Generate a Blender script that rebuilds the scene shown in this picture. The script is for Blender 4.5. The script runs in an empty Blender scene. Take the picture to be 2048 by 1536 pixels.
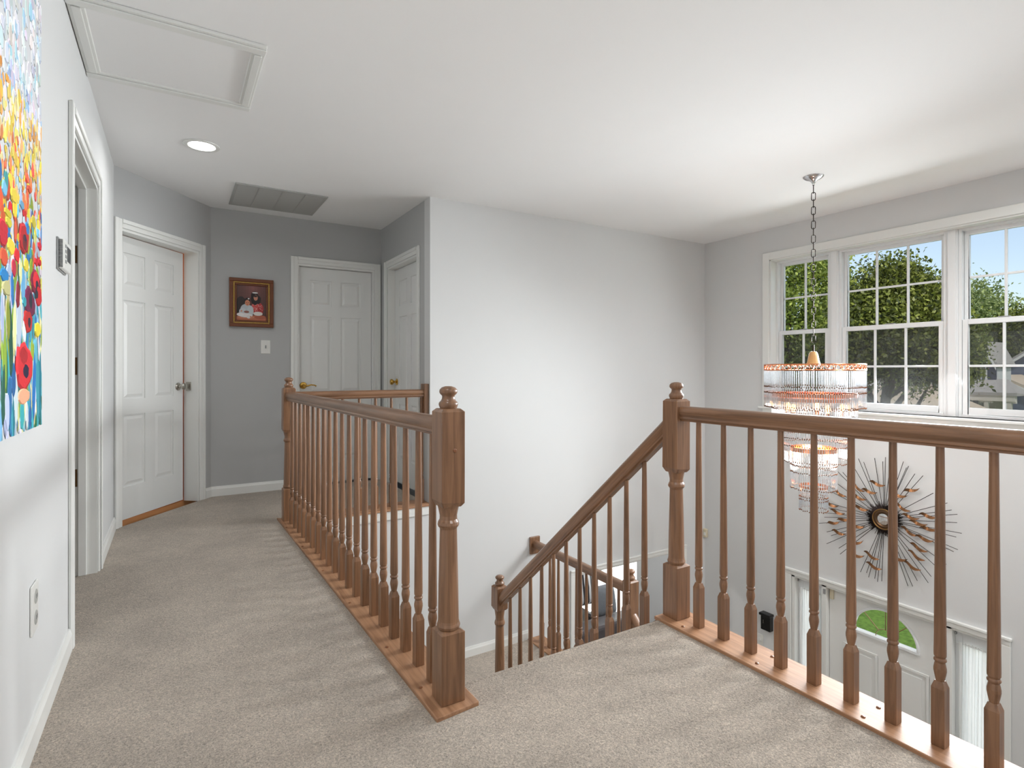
import bpy, bmesh, math, random
import numpy as np
from mathutils import Matrix, Vector
random.seed(7); rng = np.random.default_rng(7)
S = bpy.context.scene
COL = S.collection
PI = math.pi

# ------------------------------------------------------------------ camera
F, HY, EYE, YAW = 1117.0, 740.0, 1.067, math.atan((1024 - 348) / 1117.0)
cam = bpy.data.cameras.new('camera'); co = bpy.data.objects.new('camera', cam); COL.objects.link(co)
cam.sensor_width = 36.0; cam.lens = F / 2048 * 36.0
cam.shift_y = (HY - 768.0) / 2048.0
cam.clip_start = 0.05; cam.clip_end = 400
co.location = (0, 0, EYE); co.rotation_euler = (PI / 2, 0, -YAW)
S.camera = co

# ------------------------------------------------------------------ world, sun, large lights, exposure
w = bpy.data.worlds.new('sky'); S.world = w; w.use_nodes = True
wn = w.node_tree
sky = wn.nodes.new('ShaderNodeTexSky'); sky.sky_type = 'NISHITA'; sky.sun_disc = False
sky.sun_elevation = math.radians(48); sky.sun_rotation = math.radians(200)
sky.air_density = 1.0; sky.dust_density = 1.2; sky.ozone_density = 1.2
wn.nodes['Background'].inputs['Strength'].default_value = 0.115
hs = wn.nodes.new('ShaderNodeHueSaturation'); hs.inputs['Saturation'].default_value = .78; wn.links.new(sky.outputs[0], hs.inputs['Color']); wn.links.new(hs.outputs[0], wn.nodes['Background'].inputs[0])
sun = bpy.data.lights.new('sun', 'SUN'); sun.energy = 2.4; sun.angle = 0.01; sun.color = (1, .95, .86)
so = bpy.data.objects.new('sun', sun); COL.objects.link(so)
so.rotation_euler = (Vector((0.45, 0.55, -0.95))).to_track_quat('-Z', 'Y').to_euler()

def area_light(name, loc, direction, sx, sy, power, color=(1, 1, 1), spread=180):
    l = bpy.data.lights.new(name, 'AREA'); l.shape = 'RECTANGLE'; l.size = sx; l.size_y = sy
    l.energy = power; l.color = color; l.spread = math.radians(spread)
    o = bpy.data.objects.new(name, l); COL.objects.link(o); o.location = loc
    o.rotation_euler = Vector(direction).to_track_quat('-Z', 'Z').to_euler()
    return o
area_light('window_daylight', (4.93, 2.62, 1.28), (-1, -.12, -.36), 1.40, 1.05, 26, (0.93, 0.975, 1.0), 112)
area_light('window_daylight_open_sky', (4.93, 1.62, 1.42), (-1, 0, -.38), .50, 1.05, 33, (0.93, 0.975, 1.0), 112)
area_light('window_daylight_soft', (4.93, 2.326, 1.25), (-1, 0, -.42), 1.95, 1.05, 16, (0.92, 0.97, 1.0), 180)
area_light('living_window_daylight', (5.40, 6.0, -1.6), (-1, 0, 0), 1.9, 1.6, 75, (.97, .985, 1))
area_light('entry_daylight', (6.3, 2.35, -1.5), (-1, 0, 0), 2.3, 2.3, 24, (.97, .985, 1))
S.view_settings.view_transform = 'Standard'; S.view_settings.look = 'None'
S.view_settings.gamma = 1.0; S.view_settings.use_curve_mapping = False
S.view_settings.exposure = 0.76

# ------------------------------------------------------------------ materials
def lin(c):
    return tuple(((x / 255) / 12.92 if x <= 10 else (((x / 255) + .055) / 1.055) ** 2.4) for x in c) + (1,)
MATS = {}
def mat(name, rgb, rough=.5, spec=.5, metal=0, noise=0, nscale=40, bump=0, bscale=200, emit=None, estr=0):
    if name in MATS: return MATS[name]
    m = bpy.data.materials.new(name); m.use_nodes = True; MATS[name] = m
    n, L = m.node_tree.nodes, m.node_tree.links; b = n['Principled BSDF']
    b.inputs['Base Color'].default_value = lin(rgb); b.inputs['Roughness'].default_value = rough
    b.inputs['Metallic'].default_value = metal; b.inputs['Specular IOR Level'].default_value = spec
    tc = n.new('ShaderNodeTexCoord')
    if noise:
        t = n.new('ShaderNodeTexNoise'); t.inputs['Scale'].default_value = nscale; t.inputs['Detail'].default_value = 4
        mx = n.new('ShaderNodeMixRGB'); c = lin(rgb)
        mx.inputs[1].default_value = tuple(x * (1 - noise) for x in c[:3]) + (1,); mx.inputs[2].default_value = tuple(min(1, x * (1 + noise)) for x in c[:3]) + (1,)
        L.new(tc.outputs['Object'], t.inputs['Vector']); L.new(t.outputs['Fac'], mx.inputs[0]); L.new(mx.outputs[0], b.inputs['Base Color'])
    if bump:
        t2 = n.new('ShaderNodeTexNoise'); t2.inputs['Scale'].default_value = bscale; t2.inputs['Detail'].default_value = 3
        bp = n.new('ShaderNodeBump'); bp.inputs['Strength'].default_value = bump; bp.inputs['Distance'].default_value = .002
        L.new(tc.outputs['Object'], t2.inputs['Vector']); L.new(t2.outputs['Fac'], bp.inputs['Height']); L.new(bp.outputs[0], b.inputs['Normal'])
    if emit:
        b.inputs['Emission Color'].default_value = lin(emit); b.inputs['Emission Strength'].default_value = estr
    return m
WALL = mat('wall_paint', (219, 220, 220), .75, .3, noise=.015, nscale=3, bump=.08, bscale=260)
WALL2 = mat('hall_end_grey', (186, 187, 187), .75, .3, noise=.015, nscale=3, bump=.08, bscale=260)  # darker grey than the other walls; angled, back and alcove walls
CEIL = mat('ceiling_paint', (246, 246, 246), .85, .2, noise=.01, nscale=4, bump=.08, bscale=180)
TRIM = mat('white_trim', (236, 237, 234), .35, .5, noise=.01, nscale=6)
DOORW = mat('door_white', (234, 235, 233), .38, .5, bump=.05, bscale=60)
PLASTIC = mat('white_plastic', (232, 232, 228), .35)
GREYP = mat('grey_plastic', (150, 152, 152), .4)
DARKP = mat('dark_grey_plastic', (70, 72, 74), .45)
VINYL = mat('white_vinyl', (233, 235, 236), .32)
BRASS = mat('brass', (205, 165, 80), .18, .5, 1)
NICKEL = mat('satin_nickel', (190, 186, 178), .25, .5, 1)
BRONZE = mat('bronze_hinge', (120, 90, 60), .35, .5, 1)
CHROME = mat('chrome', (215, 215, 218), .08, .5, 1)
DARKMETAL = mat('dark_bronze_chain', (58, 48, 40), .35, .5, 1)
BLACK = mat('black_enamel', (14, 14, 15), .25)
COPPER = mat('copper_leaf', (116, 82, 56), .4, .5, 1, noise=.35, nscale=25)
ROSEGOLD = mat('rose_gold', (226, 150, 110), .2, .5, 1)
DARKWIRE = mat('dark_wire', (48, 40, 38), .45, .5, .8)
GOLDLEAF = mat('gilded_wood', (176, 142, 78), .35, .5, .7, noise=.4, nscale=120)
FRAMEWOOD = mat('walnut_frame', (110, 58, 26), .35, noise=.2, nscale=60)
CREAMCAP = mat('amber_glass_cap', (214, 170, 112), .25, noise=.15, nscale=20)
SOFA = mat('charcoal_leather', (92, 88, 90), .32, .5, bump=.2, bscale=90)
PILLOWG = mat('grey_fabric', (128, 132, 138), .7, .3, noise=.1, nscale=50)
BEAD = mat('dark_copper_bead', (104, 66, 44), .3, .5, .8)
MIRROR = mat('mirror', (225, 226, 226), .05, .5, 1)

def wood(name, axis, base=(147, 108, 79), dark=(108, 77, 55), rough=.33, rot=0):
    m = bpy.data.materials.new(name); m.use_nodes = True
    n, L = m.node_tree.nodes, m.node_tree.links; b = n['Principled BSDF']
    tc = n.new('ShaderNodeTexCoord'); oi = n.new('ShaderNodeObjectInfo')
    vm = n.new('ShaderNodeVectorMath'); vm.operation = 'MULTIPLY'
    sc = {'x': (3, 60, 60), 'y': (60, 3, 60), 'z': (60, 60, 3)}[axis]
    vm.inputs[1].default_value = sc
    add = n.new('ShaderNodeVectorMath'); add.operation = 'ADD'
    mu = n.new('ShaderNodeVectorMath'); mu.operation = 'SCALE'; mu.inputs[0].default_value = (17, 29, 41)
    L.new(oi.outputs['Random'], mu.inputs['Scale']); mp = n.new('ShaderNodeMapping'); mp.inputs['Rotation'].default_value = (rot, 0, 0); L.new(tc.outputs['Object'], mp.inputs['Vector']); L.new(mp.outputs[0], vm.inputs[0]); L.new(vm.outputs[0], add.inputs[0]); L.new(mu.outputs[0], add.inputs[1])
    t = n.new('ShaderNodeTexNoise'); t.inputs['Scale'].default_value = 1.0; t.inputs['Detail'].default_value = 5; t.inputs['Roughness'].default_value = .6
    t.inputs['Distortion'].default_value = .6
    L.new(add.outputs[0], t.inputs['Vector'])
    r = n.new('ShaderNodeValToRGB'); r.color_ramp.elements[0].position = .3; r.color_ramp.elements[0].color = lin(dark)
    r.color_ramp.elements[1].position = .62; r.color_ramp.elements[1].color = lin(base)
    L.new(t.outputs['Fac'], r.inputs[0])
    h = n.new('ShaderNodeHueSaturation'); mr = n.new('ShaderNodeMapRange'); mr.inputs['To Min'].default_value = .88; mr.inputs['To Max'].default_value = 1.1
    L.new(oi.outputs['Random'], mr.inputs['Value']); L.new(mr.outputs[0], h.inputs['Value']); L.new(r.outputs[0], h.inputs['Color']); L.new(h.outputs[0], b.inputs['Base Color'])
    b.inputs['Roughness'].default_value = rough; b.inputs['Coat Weight'].default_value = .25; b.inputs['Coat Roughness'].default_value = .15
    bp = n.new('ShaderNodeBump'); bp.inputs['Strength'].default_value = .06; bp.inputs['Distance'].default_value = .001
    L.new(t.outputs['Fac'], bp.inputs['Height']); L.new(bp.outputs[0], b.inputs['Normal'])
    MATS[name] = m; return m
OAKZ, OAKY, OAKX = wood('oak_vertical', 'z'), wood('oak_lengthwise', 'y'), wood('oak_crosswise', 'x')
OAKD, OAKU = wood('oak_sloping_down', 'y', rot=.7165), wood('oak_sloping_up', 'y', rot=-.7165)
SHOEY, SHOEX = wood('oak_shoe_lengthwise', 'y', (184, 140, 106), (148, 106, 76), .5), wood('oak_shoe_crosswise', 'x', (184, 140, 106), (148, 106, 76), .5)
for m_ in (SHOEY, SHOEX): m_.node_tree.nodes['Principled BSDF'].inputs['Coat Weight'].default_value = .05

def carpet(name, rgb):
    m = bpy.data.materials.new(name); m.use_nodes = True; MATS[name] = m
    n, L = m.node_tree.nodes, m.node_tree.links; b = n['Principled BSDF']
    tc = n.new('ShaderNodeTexCoord')
    def nz(s, d=3, ro=.6, di=0):
        t = n.new('ShaderNodeTexNoise'); t.inputs['Scale'].default_value = s; t.inputs['Detail'].default_value = d; t.inputs['Roughness'].default_value = ro; t.inputs['Distortion'].default_value = di
        L.new(tc.outputs['Object'], t.inputs['Vector']); return t
    c = lin(rgb)
    a = nz(170, 4, .75, .8); bb = nz(3.2, 4, .6); cc = nz(48, 3, .65, 1.2)
    r = n.new('ShaderNodeValToRGB'); r.color_ramp.elements[0].position = .32; r.color_ramp.elements[1].position = .62
    r.color_ramp.elements[0].color = tuple(x * .40 for x in c[:3]) + (1,); r.color_ramp.elements[1].color = tuple(min(1, x * 1.18) for x in c[:3]) + (1,)
    L.new(a.outputs['Fac'], r.inputs[0])
    def mul(col, fac, lo, hi):
        mr = n.new('ShaderNodeMapRange'); mr.inputs['From Min'].default_value = .3; mr.inputs['From Max'].default_value = .7; mr.inputs['To Min'].default_value = lo; mr.inputs['To Max'].default_value = hi
        L.new(fac, mr.inputs['Value']); mx = n.new('ShaderNodeMixRGB'); mx.blend_type = 'MULTIPLY'; mx.inputs[0].default_value = 1
        L.new(col, mx.inputs[1]); L.new(mr.outputs[0], mx.inputs[2]); return mx.outputs[0]
    o = mul(r.outputs[0], bb.outputs['Fac'], .80, 1.08); o = mul(o, cc.outputs['Fac'], .80, 1.08)
    L.new(o, b.inputs['Base Color']); b.inputs['Roughness'].default_value = .95; b.inputs['Specular IOR Level'].default_value = .1
    b.inputs['Sheen Weight'].default_value = .25
    ad = n.new('ShaderNodeMath'); ad.operation = 'ADD'; L.new(a.outputs['Fac'], ad.inputs[0]); L.new(cc.outputs['Fac'], ad.inputs[1])
    bp = n.new('ShaderNodeBump'); bp.inputs['Strength'].default_value = .9; bp.inputs['Distance'].default_value = .006
    L.new(ad.outputs[0], bp.inputs['Height']); L.new(bp.outputs[0], b.inputs['Normal'])
    return m
CARPET = carpet('beige_carpet', (208, 194, 178))

def glass_mat(name, tint, refl=.08):
    m = bpy.data.materials.new(name); m.use_nodes = True; MATS[name] = m
    n, L = m.node_tree.nodes, m.node_tree.links; n.remove(n['Principled BSDF'])
    tr = n.new('ShaderNodeBsdfTransparent'); tr.inputs[0].default_value = tint
    gl = n.new('ShaderNodeBsdfGlossy'); gl.inputs['Roughness'].default_value = .02
    fr = n.new('ShaderNodeLayerWeight'); fr.inputs[0].default_value = .12
    mu = n.new('ShaderNodeMath'); mu.operation = 'MULTIPLY'; mu.inputs[1].default_value = refl * 4
    L.new(fr.outputs['Fresnel'], mu.inputs[0])
    mx = n.new('ShaderNodeMixShader'); L.new(mu.outputs[0], mx.inputs[0]); L.new(tr.outputs[0], mx.inputs[1]); L.new(gl.outputs[0], mx.inputs[2])
    L.new(mx.outputs[0], n['Material Output'].inputs[0]); return m
GLASS = glass_mat('window_glass', (.97, .98, .98, 1))
def screen_mat():
    m = bpy.data.materials.new('insect_screen_mesh'); m.use_nodes = True; MATS['insect'] = m
    n, L = m.node_tree.nodes, m.node_tree.links; n.remove(n['Principled BSDF'])
    tr = n.new('ShaderNodeBsdfTransparent'); df = n.new('ShaderNodeBsdfDiffuse'); df.inputs[0].default_value = (.12, .12, .12, 1)
    mx = n.new('ShaderNodeMixShader'); mx.inputs[0].default_value = .38
    L.new(tr.outputs[0], mx.inputs[1]); L.new(df.outputs[0], mx.inputs[2]); L.new(mx.outputs[0], n['Material Output'].inputs[0]); return m
SCREEN = screen_mat()
def crystal_mat():
    m = bpy.data.materials.new('clear_crystal'); m.use_nodes = True; MATS['crystal'] = m
    n, L = m.node_tree.nodes, m.node_tree.links; n.remove(n['Principled BSDF'])
    tr = n.new('ShaderNodeBsdfTransparent'); tr.inputs[0].default_value = (.86, .88, .90, 1)
    gl = n.new('ShaderNodeBsdfGlossy'); gl.inputs['Roughness'].default_value = .08; gl.inputs[0].default_value = (.8, .8, .8, 1)
    tl = n.new('ShaderNodeBsdfTranslucent'); tl.inputs[0].default_value = (.95, .95, .95, 1)
    m1 = n.new('ShaderNodeMixShader'); m1.inputs[0].default_value = .12; L.new(gl.outputs[0], m1.inputs[1]); L.new(tl.outputs[0], m1.inputs[2])
    m2 = n.new('ShaderNodeMixShader'); m2.inputs[0].default_value = .34; L.new(tr.outputs[0], m2.inputs[1]); L.new(m1.outputs[0], m2.inputs[2])
    L.new(m2.outputs[0], n['Material Output'].inputs[0]); return m
CRYSTAL = crystal_mat()
def sheer_mat(name, col, k):
    m = bpy.data.materials.new(name); m.use_nodes = True; MATS[name] = m
    n, L = m.node_tree.nodes, m.node_tree.links; n.remove(n['Principled BSDF'])
    tl = n.new('ShaderNodeBsdfTranslucent'); tl.inputs[0].default_value = col; df = n.new('ShaderNodeBsdfDiffuse'); df.inputs[0].default_value = col
    mx = n.new('ShaderNodeMixShader'); mx.inputs[0].default_value = k; L.new(tl.outputs[0], mx.inputs[1]); L.new(df.outputs[0], mx.inputs[2])
    L.new(mx.outputs[0], n['Material Output'].inputs[0]); return m
SHEER = sheer_mat('sheer_curtain', (.93, .93, .92, 1), .5)
def leaf_mat(name, c0, c1):
    m = bpy.data.materials.new(name); m.use_nodes = True; MATS[name] = m
    n, L = m.node_tree.nodes, m.node_tree.links; b = n['Principled BSDF']
    g = n.new('ShaderNodeNewGeometry'); r = n.new('ShaderNodeValToRGB'); r.color_ramp.elements[0].color = lin(c0); r.color_ramp.elements[1].color = lin(c1)
    L.new(g.outputs['Random Per Island'], r.inputs[0]); L.new(r.outputs[0], b.inputs['Base Color']); b.inputs['Roughness'].default_value = .5
    tl = n.new('ShaderNodeBsdfTranslucent'); L.new(r.outputs[0], tl.inputs[0]); mx = n.new('ShaderNodeMixShader'); mx.inputs[0].default_value = .35
    L.new(b.outputs[0], mx.inputs[1]); L.new(tl.outputs[0], mx.inputs[2]); L.new(mx.outputs[0], n['Material Output'].inputs[0]); return m
def vcol_mat(name, rough=.5, bump=.0):
    m = bpy.data.materials.new(name); m.use_nodes = True; MATS[name] = m
    n, L = m.node_tree.nodes, m.node_tree.links; b = n['Principled BSDF']
    a = n.new('ShaderNodeVertexColor'); a.layer_name = 'Col'; L.new(a.outputs[0], b.inputs['Base Color']); b.inputs['Roughness'].default_value = rough
    if bump:
        tc = n.new('ShaderNodeTexCoord'); t = n.new('ShaderNodeTexNoise'); t.inputs['Scale'].default_value = 120; L.new(tc.outputs['Object'], t.inputs['Vector'])
        bp = n.new('ShaderNodeBump'); bp.inputs['Strength'].default_value = bump; bp.inputs['Distance'].default_value = .003; L.new(t.outputs['Fac'], bp.inputs['Height']); L.new(bp.outputs[0], b.inputs['Normal'])
    return m
def emit_mat(name, rgb, s):
    m = bpy.data.materials.new(name); m.use_nodes = True; MATS[name] = m
    n, L = m.node_tree.nodes, m.node_tree.links; n.remove(n['Principled BSDF'])
    e = n.new('ShaderNodeEmission'); e.inputs[0].default_value = lin(rgb); e.inputs[1].default_value = s; L.new(e.outputs[0], n['Material Output'].inputs[0]); return m

# ------------------------------------------------------------------ mesh helpers
class MB:
    def __init__(s, M=None): s.v = []; s.f = []; s.M = M; s.c = []
    def add(s, vs, fs, col=None):
        o = len(s.v)
        if s.M is not None: vs = [tuple(s.M @ Vector(p)) for p in vs]
        s.v += [tuple(p) for p in vs]; s.f += [[i + o for i in f] for f in fs]
        if col is not None: s.c += [col] * len(fs)
        return s
    def box(s, x0, x1, y0, y1, z0, z1):
        return s.add([(x, y, z) for z in (z0, z1) for y in (y0, y1) for x in (x0, x1)], [(0, 2, 3, 1), (4, 5, 7, 6), (0, 1, 5, 4), (2, 6, 7, 3), (0, 4, 6, 2), (1, 3, 7, 5)])
    def frustum(s, x0, x1, z0, z1, y0, y1, i):      # base on y0, inset by i at y1
        v = [(x0, y0, z0), (x1, y0, z0), (x1, y0, z1), (x0, y0, z1), (x0 + i, y1, z0 + i), (x1 - i, y1, z0 + i), (x1 - i, y1, z1 - i), (x0 + i, y1, z1 - i)]
        return s.add(v, [(0, 3, 2, 1), (4, 5, 6, 7), (0, 1, 5, 4), (1, 2, 6, 5), (2, 3, 7, 6), (3, 0, 4, 7)])
    def prism(s, poly, z0, z1):
        n = len(poly)
        return s.add([(x, y, z0) for x, y in poly] + [(x, y, z1) for x, y in poly], [tuple(range(n))[::-1], tuple(range(n, 2 * n))] + [(i, (i + 1) % n, n + (i + 1) % n, n + i) for i in range(n)])
    def prism_x(s, poly, x0, x1):                   # poly in (y,z)
        n = len(poly)
        return s.add([(x0, y, z) for y, z in poly] + [(x1, y, z) for y, z in poly], [tuple(range(n))[::-1], tuple(range(n, 2 * n))] + [(i, (i + 1) % n, n + (i + 1) % n, n + i) for i in range(n)])
    def lathe(s, prof, cx=0, cy=0, z0=0, n=20, cap=True):
        k = len(prof); vs = [(cx + r * math.cos(2 * PI * j / n), cy + r * math.sin(2 * PI * j / n), z0 + z) for r, z in prof for j in range(n)]
        fs = [(i * n + j, i * n + (j + 1) % n, (i + 1) * n + (j + 1) % n, (i + 1) * n + j) for i in range(k - 1) for j in range(n)]
        if cap: fs += [tuple(range(n))[::-1], tuple(range((k - 1) * n, k * n))]
        return s.add(vs, fs)
    def tube(s, pts, r, n=8, closed=False):
        pts = [Vector(p) for p in pts]; m = len(pts); vs = []
        rr = r if isinstance(r, (list, tuple)) else [r] * m
        for i, p in enumerate(pts):
            a = pts[(i - 1) % m] if (closed or i > 0) else p; b = pts[(i + 1) % m] if (closed or i < m - 1) else p
            t = (b - a).normalized(); u = t.cross(Vector((0, 0, 1)))
            if u.length < .05: u = t.cross(Vector((1, 0, 0)))
            u.normalize(); q = t.cross(u)
            vs += [tuple(p + rr[i] * (math.cos(2 * PI * j / n) * u + math.sin(2 * PI * j / n) * q)) for j in range(n)]
        fs = [(i * n + j, i * n + (j + 1) % n, ((i + 1) % m) * n + (j + 1) % n, ((i + 1) % m) * n + j) for i in range(m if closed else m - 1) for j in range(n)]
        if not closed: fs += [tuple(range(n))[::-1], tuple(range((m - 1) * n, m * n))]
        return s.add(vs, fs)
    def sweep(s, sec, p0, p1):                      # section (lateral, vertical), plumb ends
        p0, p1 = Vector(p0), Vector(p1); d = p1 - p0; lat = Vector((d.y, -d.x, 0)).normalized(); n = len(sec)
        vs = [tuple(p + lat * a + Vector((0, 0, b))) for p in (p0, p1) for a, b in sec]
        return s.add(vs, [tuple(range(n))[::-1], tuple(range(n, 2 * n))] + [(i, (i + 1) % n, n + (i + 1) % n, n + i) for i in range(n)])
    def ball(s, c, rx, ry, rz, n=12, k=8):
        vs = [(c[0] + rx * math.sin(PI * i / k) * math.cos(2 * PI * j / n), c[1] + ry * math.sin(PI * i / k) * math.sin(2 * PI * j / n), c[2] + rz * math.cos(PI * i / k)) for i in range(k + 1) for j in range(n)]
        return s.add(vs, [(i * n + j, (i + 1) * n + j, (i + 1) * n + (j + 1) % n, i * n + (j + 1) % n) for i in range(k) for j in range(n)])
def wl(o):
    v = Vector((0, 0, 0))
    while o: v += o.location; o = o.parent
    return v
def mesh_of(name, mb, m, off=(0, 0, 0), bevel=0, smooth=False, seg=2):
    me = bpy.data.meshes.new(name)
    ox, oy, oz = off
    me.from_pydata([(x - ox, y - oy, z - oz) for x, y, z in mb.v], [], mb.f)
    if mb.c:
        a = me.color_attributes.new('Col', 'BYTE_COLOR', 'CORNER')
        i = 0
        for p in me.polygons:
            c = mb.c[p.index]
            for li in p.loop_indices: a.data[li].color_srgb = (c[0] / 255, c[1] / 255, c[2] / 255, 1)
    if not mb.c:
        bm = bmesh.new(); bm.from_mesh(me)
        bmesh.ops.remove_doubles(bm, verts=bm.verts, dist=1e-6)
        bmesh.ops.recalc_face_normals(bm, faces=bm.faces)
        if bevel:
            es = [e for e in bm.edges if len(e.link_faces) == 2 and e.calc_face_angle(0) > .6]
            bmesh.ops.bevel(bm, geom=es, offset=bevel, segments=seg, profile=.5, affect='EDGES', clamp_overlap=True)
        bm.to_mesh(me); bm.free()
    if smooth:
        me.polygons.foreach_set('use_smooth', [True] * len(me.polygons)); me.set_sharp_from_angle(angle=math.radians(38))
    me.materials.append(m); return me
def tag(o, label=None, cat=None, group=None, kind=None):
    for k, v in (('label', label), ('category', cat), ('group', group), ('kind', kind)):
        if v: o[k] = v
    return o
def obj(name, mb, m, parent=None, bevel=0, smooth=False, label=None, cat=None, kind=None, group=None, seg=2):
    off = wl(parent) if parent else (0, 0, 0)
    me = mesh_of(name, mb, m, off, bevel, smooth, seg)
    o = bpy.data.objects.new(name, me); COL.objects.link(o)
    if parent: o.parent = parent
    return tag(o, label, cat, group, kind)
def inst(name, me, loc, parent, label=None, rz=0):
    o = bpy.data.objects.new(name, me); COL.objects.link(o); o.parent = parent
    o.location = Vector(loc) - wl(parent); o.rotation_euler = (0, 0, rz)
    return tag(o, label)
def empty(name, loc, label, cat=None, group=None, kind=None):
    o = bpy.data.objects.new(name, None); COL.objects.link(o); o.location = loc; o.empty_display_size = .05
    return tag(o, label, cat, group, kind)

# ------------------------------------------------------------------ the shell
XL, XW, YF, YB, XA = -.345, 4.95, 4.12, 5.34, 1.735      # left wall, window wall, long wall, back wall, alcove wall
ZC, ZG, ZL = 2.44, -2.80, -1.295                         # ceiling, foyer floor, landing
A0, B0 = Vector((XL, 4.58, 0)), Vector((.265, 5.34, 0))
AD = (B0 - A0).normalized(); AN = Vector((AD.y, -AD.x, 0)); ALEN = (B0 - A0).length
MA = Matrix(((AD.x, -AN.x, 0, A0.x), (AD.y, -AN.y, 0, A0.y), (0, 0, 1, 0), (0, 0, 0, 1)))   # local x along wall, +y outward (behind the wall)
def struct(name, mb, m, label, cat, bevel=0, smooth=False): return obj(name, mb, m, None, bevel, smooth, label, cat, 'structure')

b = MB(); b.box(XL - .115, XL, -1.8, 2.755, ZG, ZC); b.box(XL - .115, XL, 2.755, 3.66, 2.035, ZC); b.box(XL - .115, XL, 2.755, 3.66, ZG, -.03); b.box(XL - .115, XL, 3.66, 4.60, ZG, ZC)
struct('wall_left', b, WALL, 'long light grey hallway wall holding the flower canvas', 'wall')
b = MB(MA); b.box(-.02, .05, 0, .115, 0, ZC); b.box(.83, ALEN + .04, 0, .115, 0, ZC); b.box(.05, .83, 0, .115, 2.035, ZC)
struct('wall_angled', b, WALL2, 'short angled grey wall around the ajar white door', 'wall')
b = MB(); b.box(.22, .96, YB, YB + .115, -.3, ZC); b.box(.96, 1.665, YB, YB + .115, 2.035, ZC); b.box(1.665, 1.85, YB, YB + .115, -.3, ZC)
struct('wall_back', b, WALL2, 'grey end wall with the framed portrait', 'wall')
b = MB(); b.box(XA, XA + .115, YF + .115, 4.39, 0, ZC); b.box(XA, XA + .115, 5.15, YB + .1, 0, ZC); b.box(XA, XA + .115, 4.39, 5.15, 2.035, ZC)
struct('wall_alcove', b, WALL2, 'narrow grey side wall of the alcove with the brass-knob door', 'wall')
b = MB(); b.box(.70, XA, YF, YF + .115, ZG, -.072); b.box(XA, 3.17, YF, YF + .115, ZG, ZC); b.box(3.17, 4.60, YF, YF + .115, -.83, ZC); b.box(4.60, XW, YF, YF + .115, ZG, ZC)
struct('wall_far', b, WALL, 'tall pale wall of the two-storey foyer behind the stairs', 'wall')
WY0, WY1, WZ0, WZ1 = 1.307, 3.345, .715, 2.135
DY0, DY1, DZ1 = 1.58, 3.12, -.845
LY0, LY1, LZ0, LZ1 = 5.15, 6.9, -2.3, -.92
b = MB(); X0, X1 = XW, XW + .16
for y0, y1, z0, z1 in [(-1.8, WY0, .715, ZC), (WY1, YB + 3.7, .715, ZC), (WY0, WY1, WZ1, ZC), (-1.8, YB + 3.7, DZ1, .715), (-1.8, DY0, ZG, DZ1), (DY1, LY0, ZG, DZ1), (LY0, LY1, ZG, LZ0), (LY0, LY1, LZ1, DZ1), (LY1, YB + 3.7, ZG, DZ1)]:
    b.box(X0, X1, y0, y1, z0, z1)
struct('wall_window', b, WALL, 'two-storey grey front wall with the triple window and front door', 'wall')
struct('wall_rear', MB().box(XL - .115, XW + .16, -1.915, -1.8, ZG, ZC), WALL, 'light grey wall behind the viewer, out of the picture', 'wall')
struct('ceiling', MB().box(-2.2, XW + .16, -1.9, 9.1, ZC, ZC + .12), CEIL, 'smooth white ceiling over hall and foyer', 'ceiling')
# living room beyond the opening
b = MB(); b.box(.5, .6, YF + .115, 9.0, ZG, -.35); b.box(.5, XW + .16, 8.94, 9.04, ZG, -.35)
struct('wall_living', b, WALL, 'grey walls of the living room behind the opening', 'wall')
struct('ceiling_living', MB().box(.5, XW, YF + .115, 9.0, -.47, -.35), CEIL, 'white ceiling of the living room beyond the opening', 'ceiling')
struct('floor_lower', MB().box(XL, XW, -1.8, 9.0, ZG - .1, ZG), mat('foyer_tile', (176, 164, 148), .4, noise=.1, nscale=3), 'pale foyer and living room floor downstairs', 'floor')
# upper floor: structure slab and carpet
slab = [(XL, -1.8), (1.90, -1.8), (1.90, 1.70), (.80, 1.70), (.80, YF + .04), (XA, YF + .04), (XA, YB), (.265, YB), (XL, 4.58)]
struct('floor_slab', MB().prism(slab, -.30, -.012), TRIM, 'white floor edge of the upper hall around the stairwell', 'floor')
SH = .012
carp = [(XL, -1.8), (1.765, -1.8), (1.765, 1.705), (.832, 1.705), (.832, 1.575), (.682, 1.562), (.63, 4.30), (XA, 4.30), (XA, YB), (.265, YB), (XL, 4.58)]
fl = struct('floor', MB().prism(carp, -.012, 0), CARPET, 'beige cut-pile carpet of the upper hall and stair landing', 'floor')
obj('nosing', MB().tube([(.836, 1.706, -.018), (1.765, 1.706, -.018)], .0205, 12), CARPET, fl, smooth=True)
# fascia on stairwell edges
struct('trim_1', MB().box(.80, XA, YF - .018, YF, -.072, -.003), TRIM, 'white fascia board under the back railing', 'trim', .004)
struct('trim_2', MB().box(1.90, 1.918, -1.8, 1.70, -.20, -.003), TRIM, 'white fascia board under the right gallery railing', 'trim', .004)
struct('trim_3', MB().box(.80, .818, 1.70, YF - .02, -.20, -.003), TRIM, 'white fascia board under the hall railing on the stair side', 'trim', .004)
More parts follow.
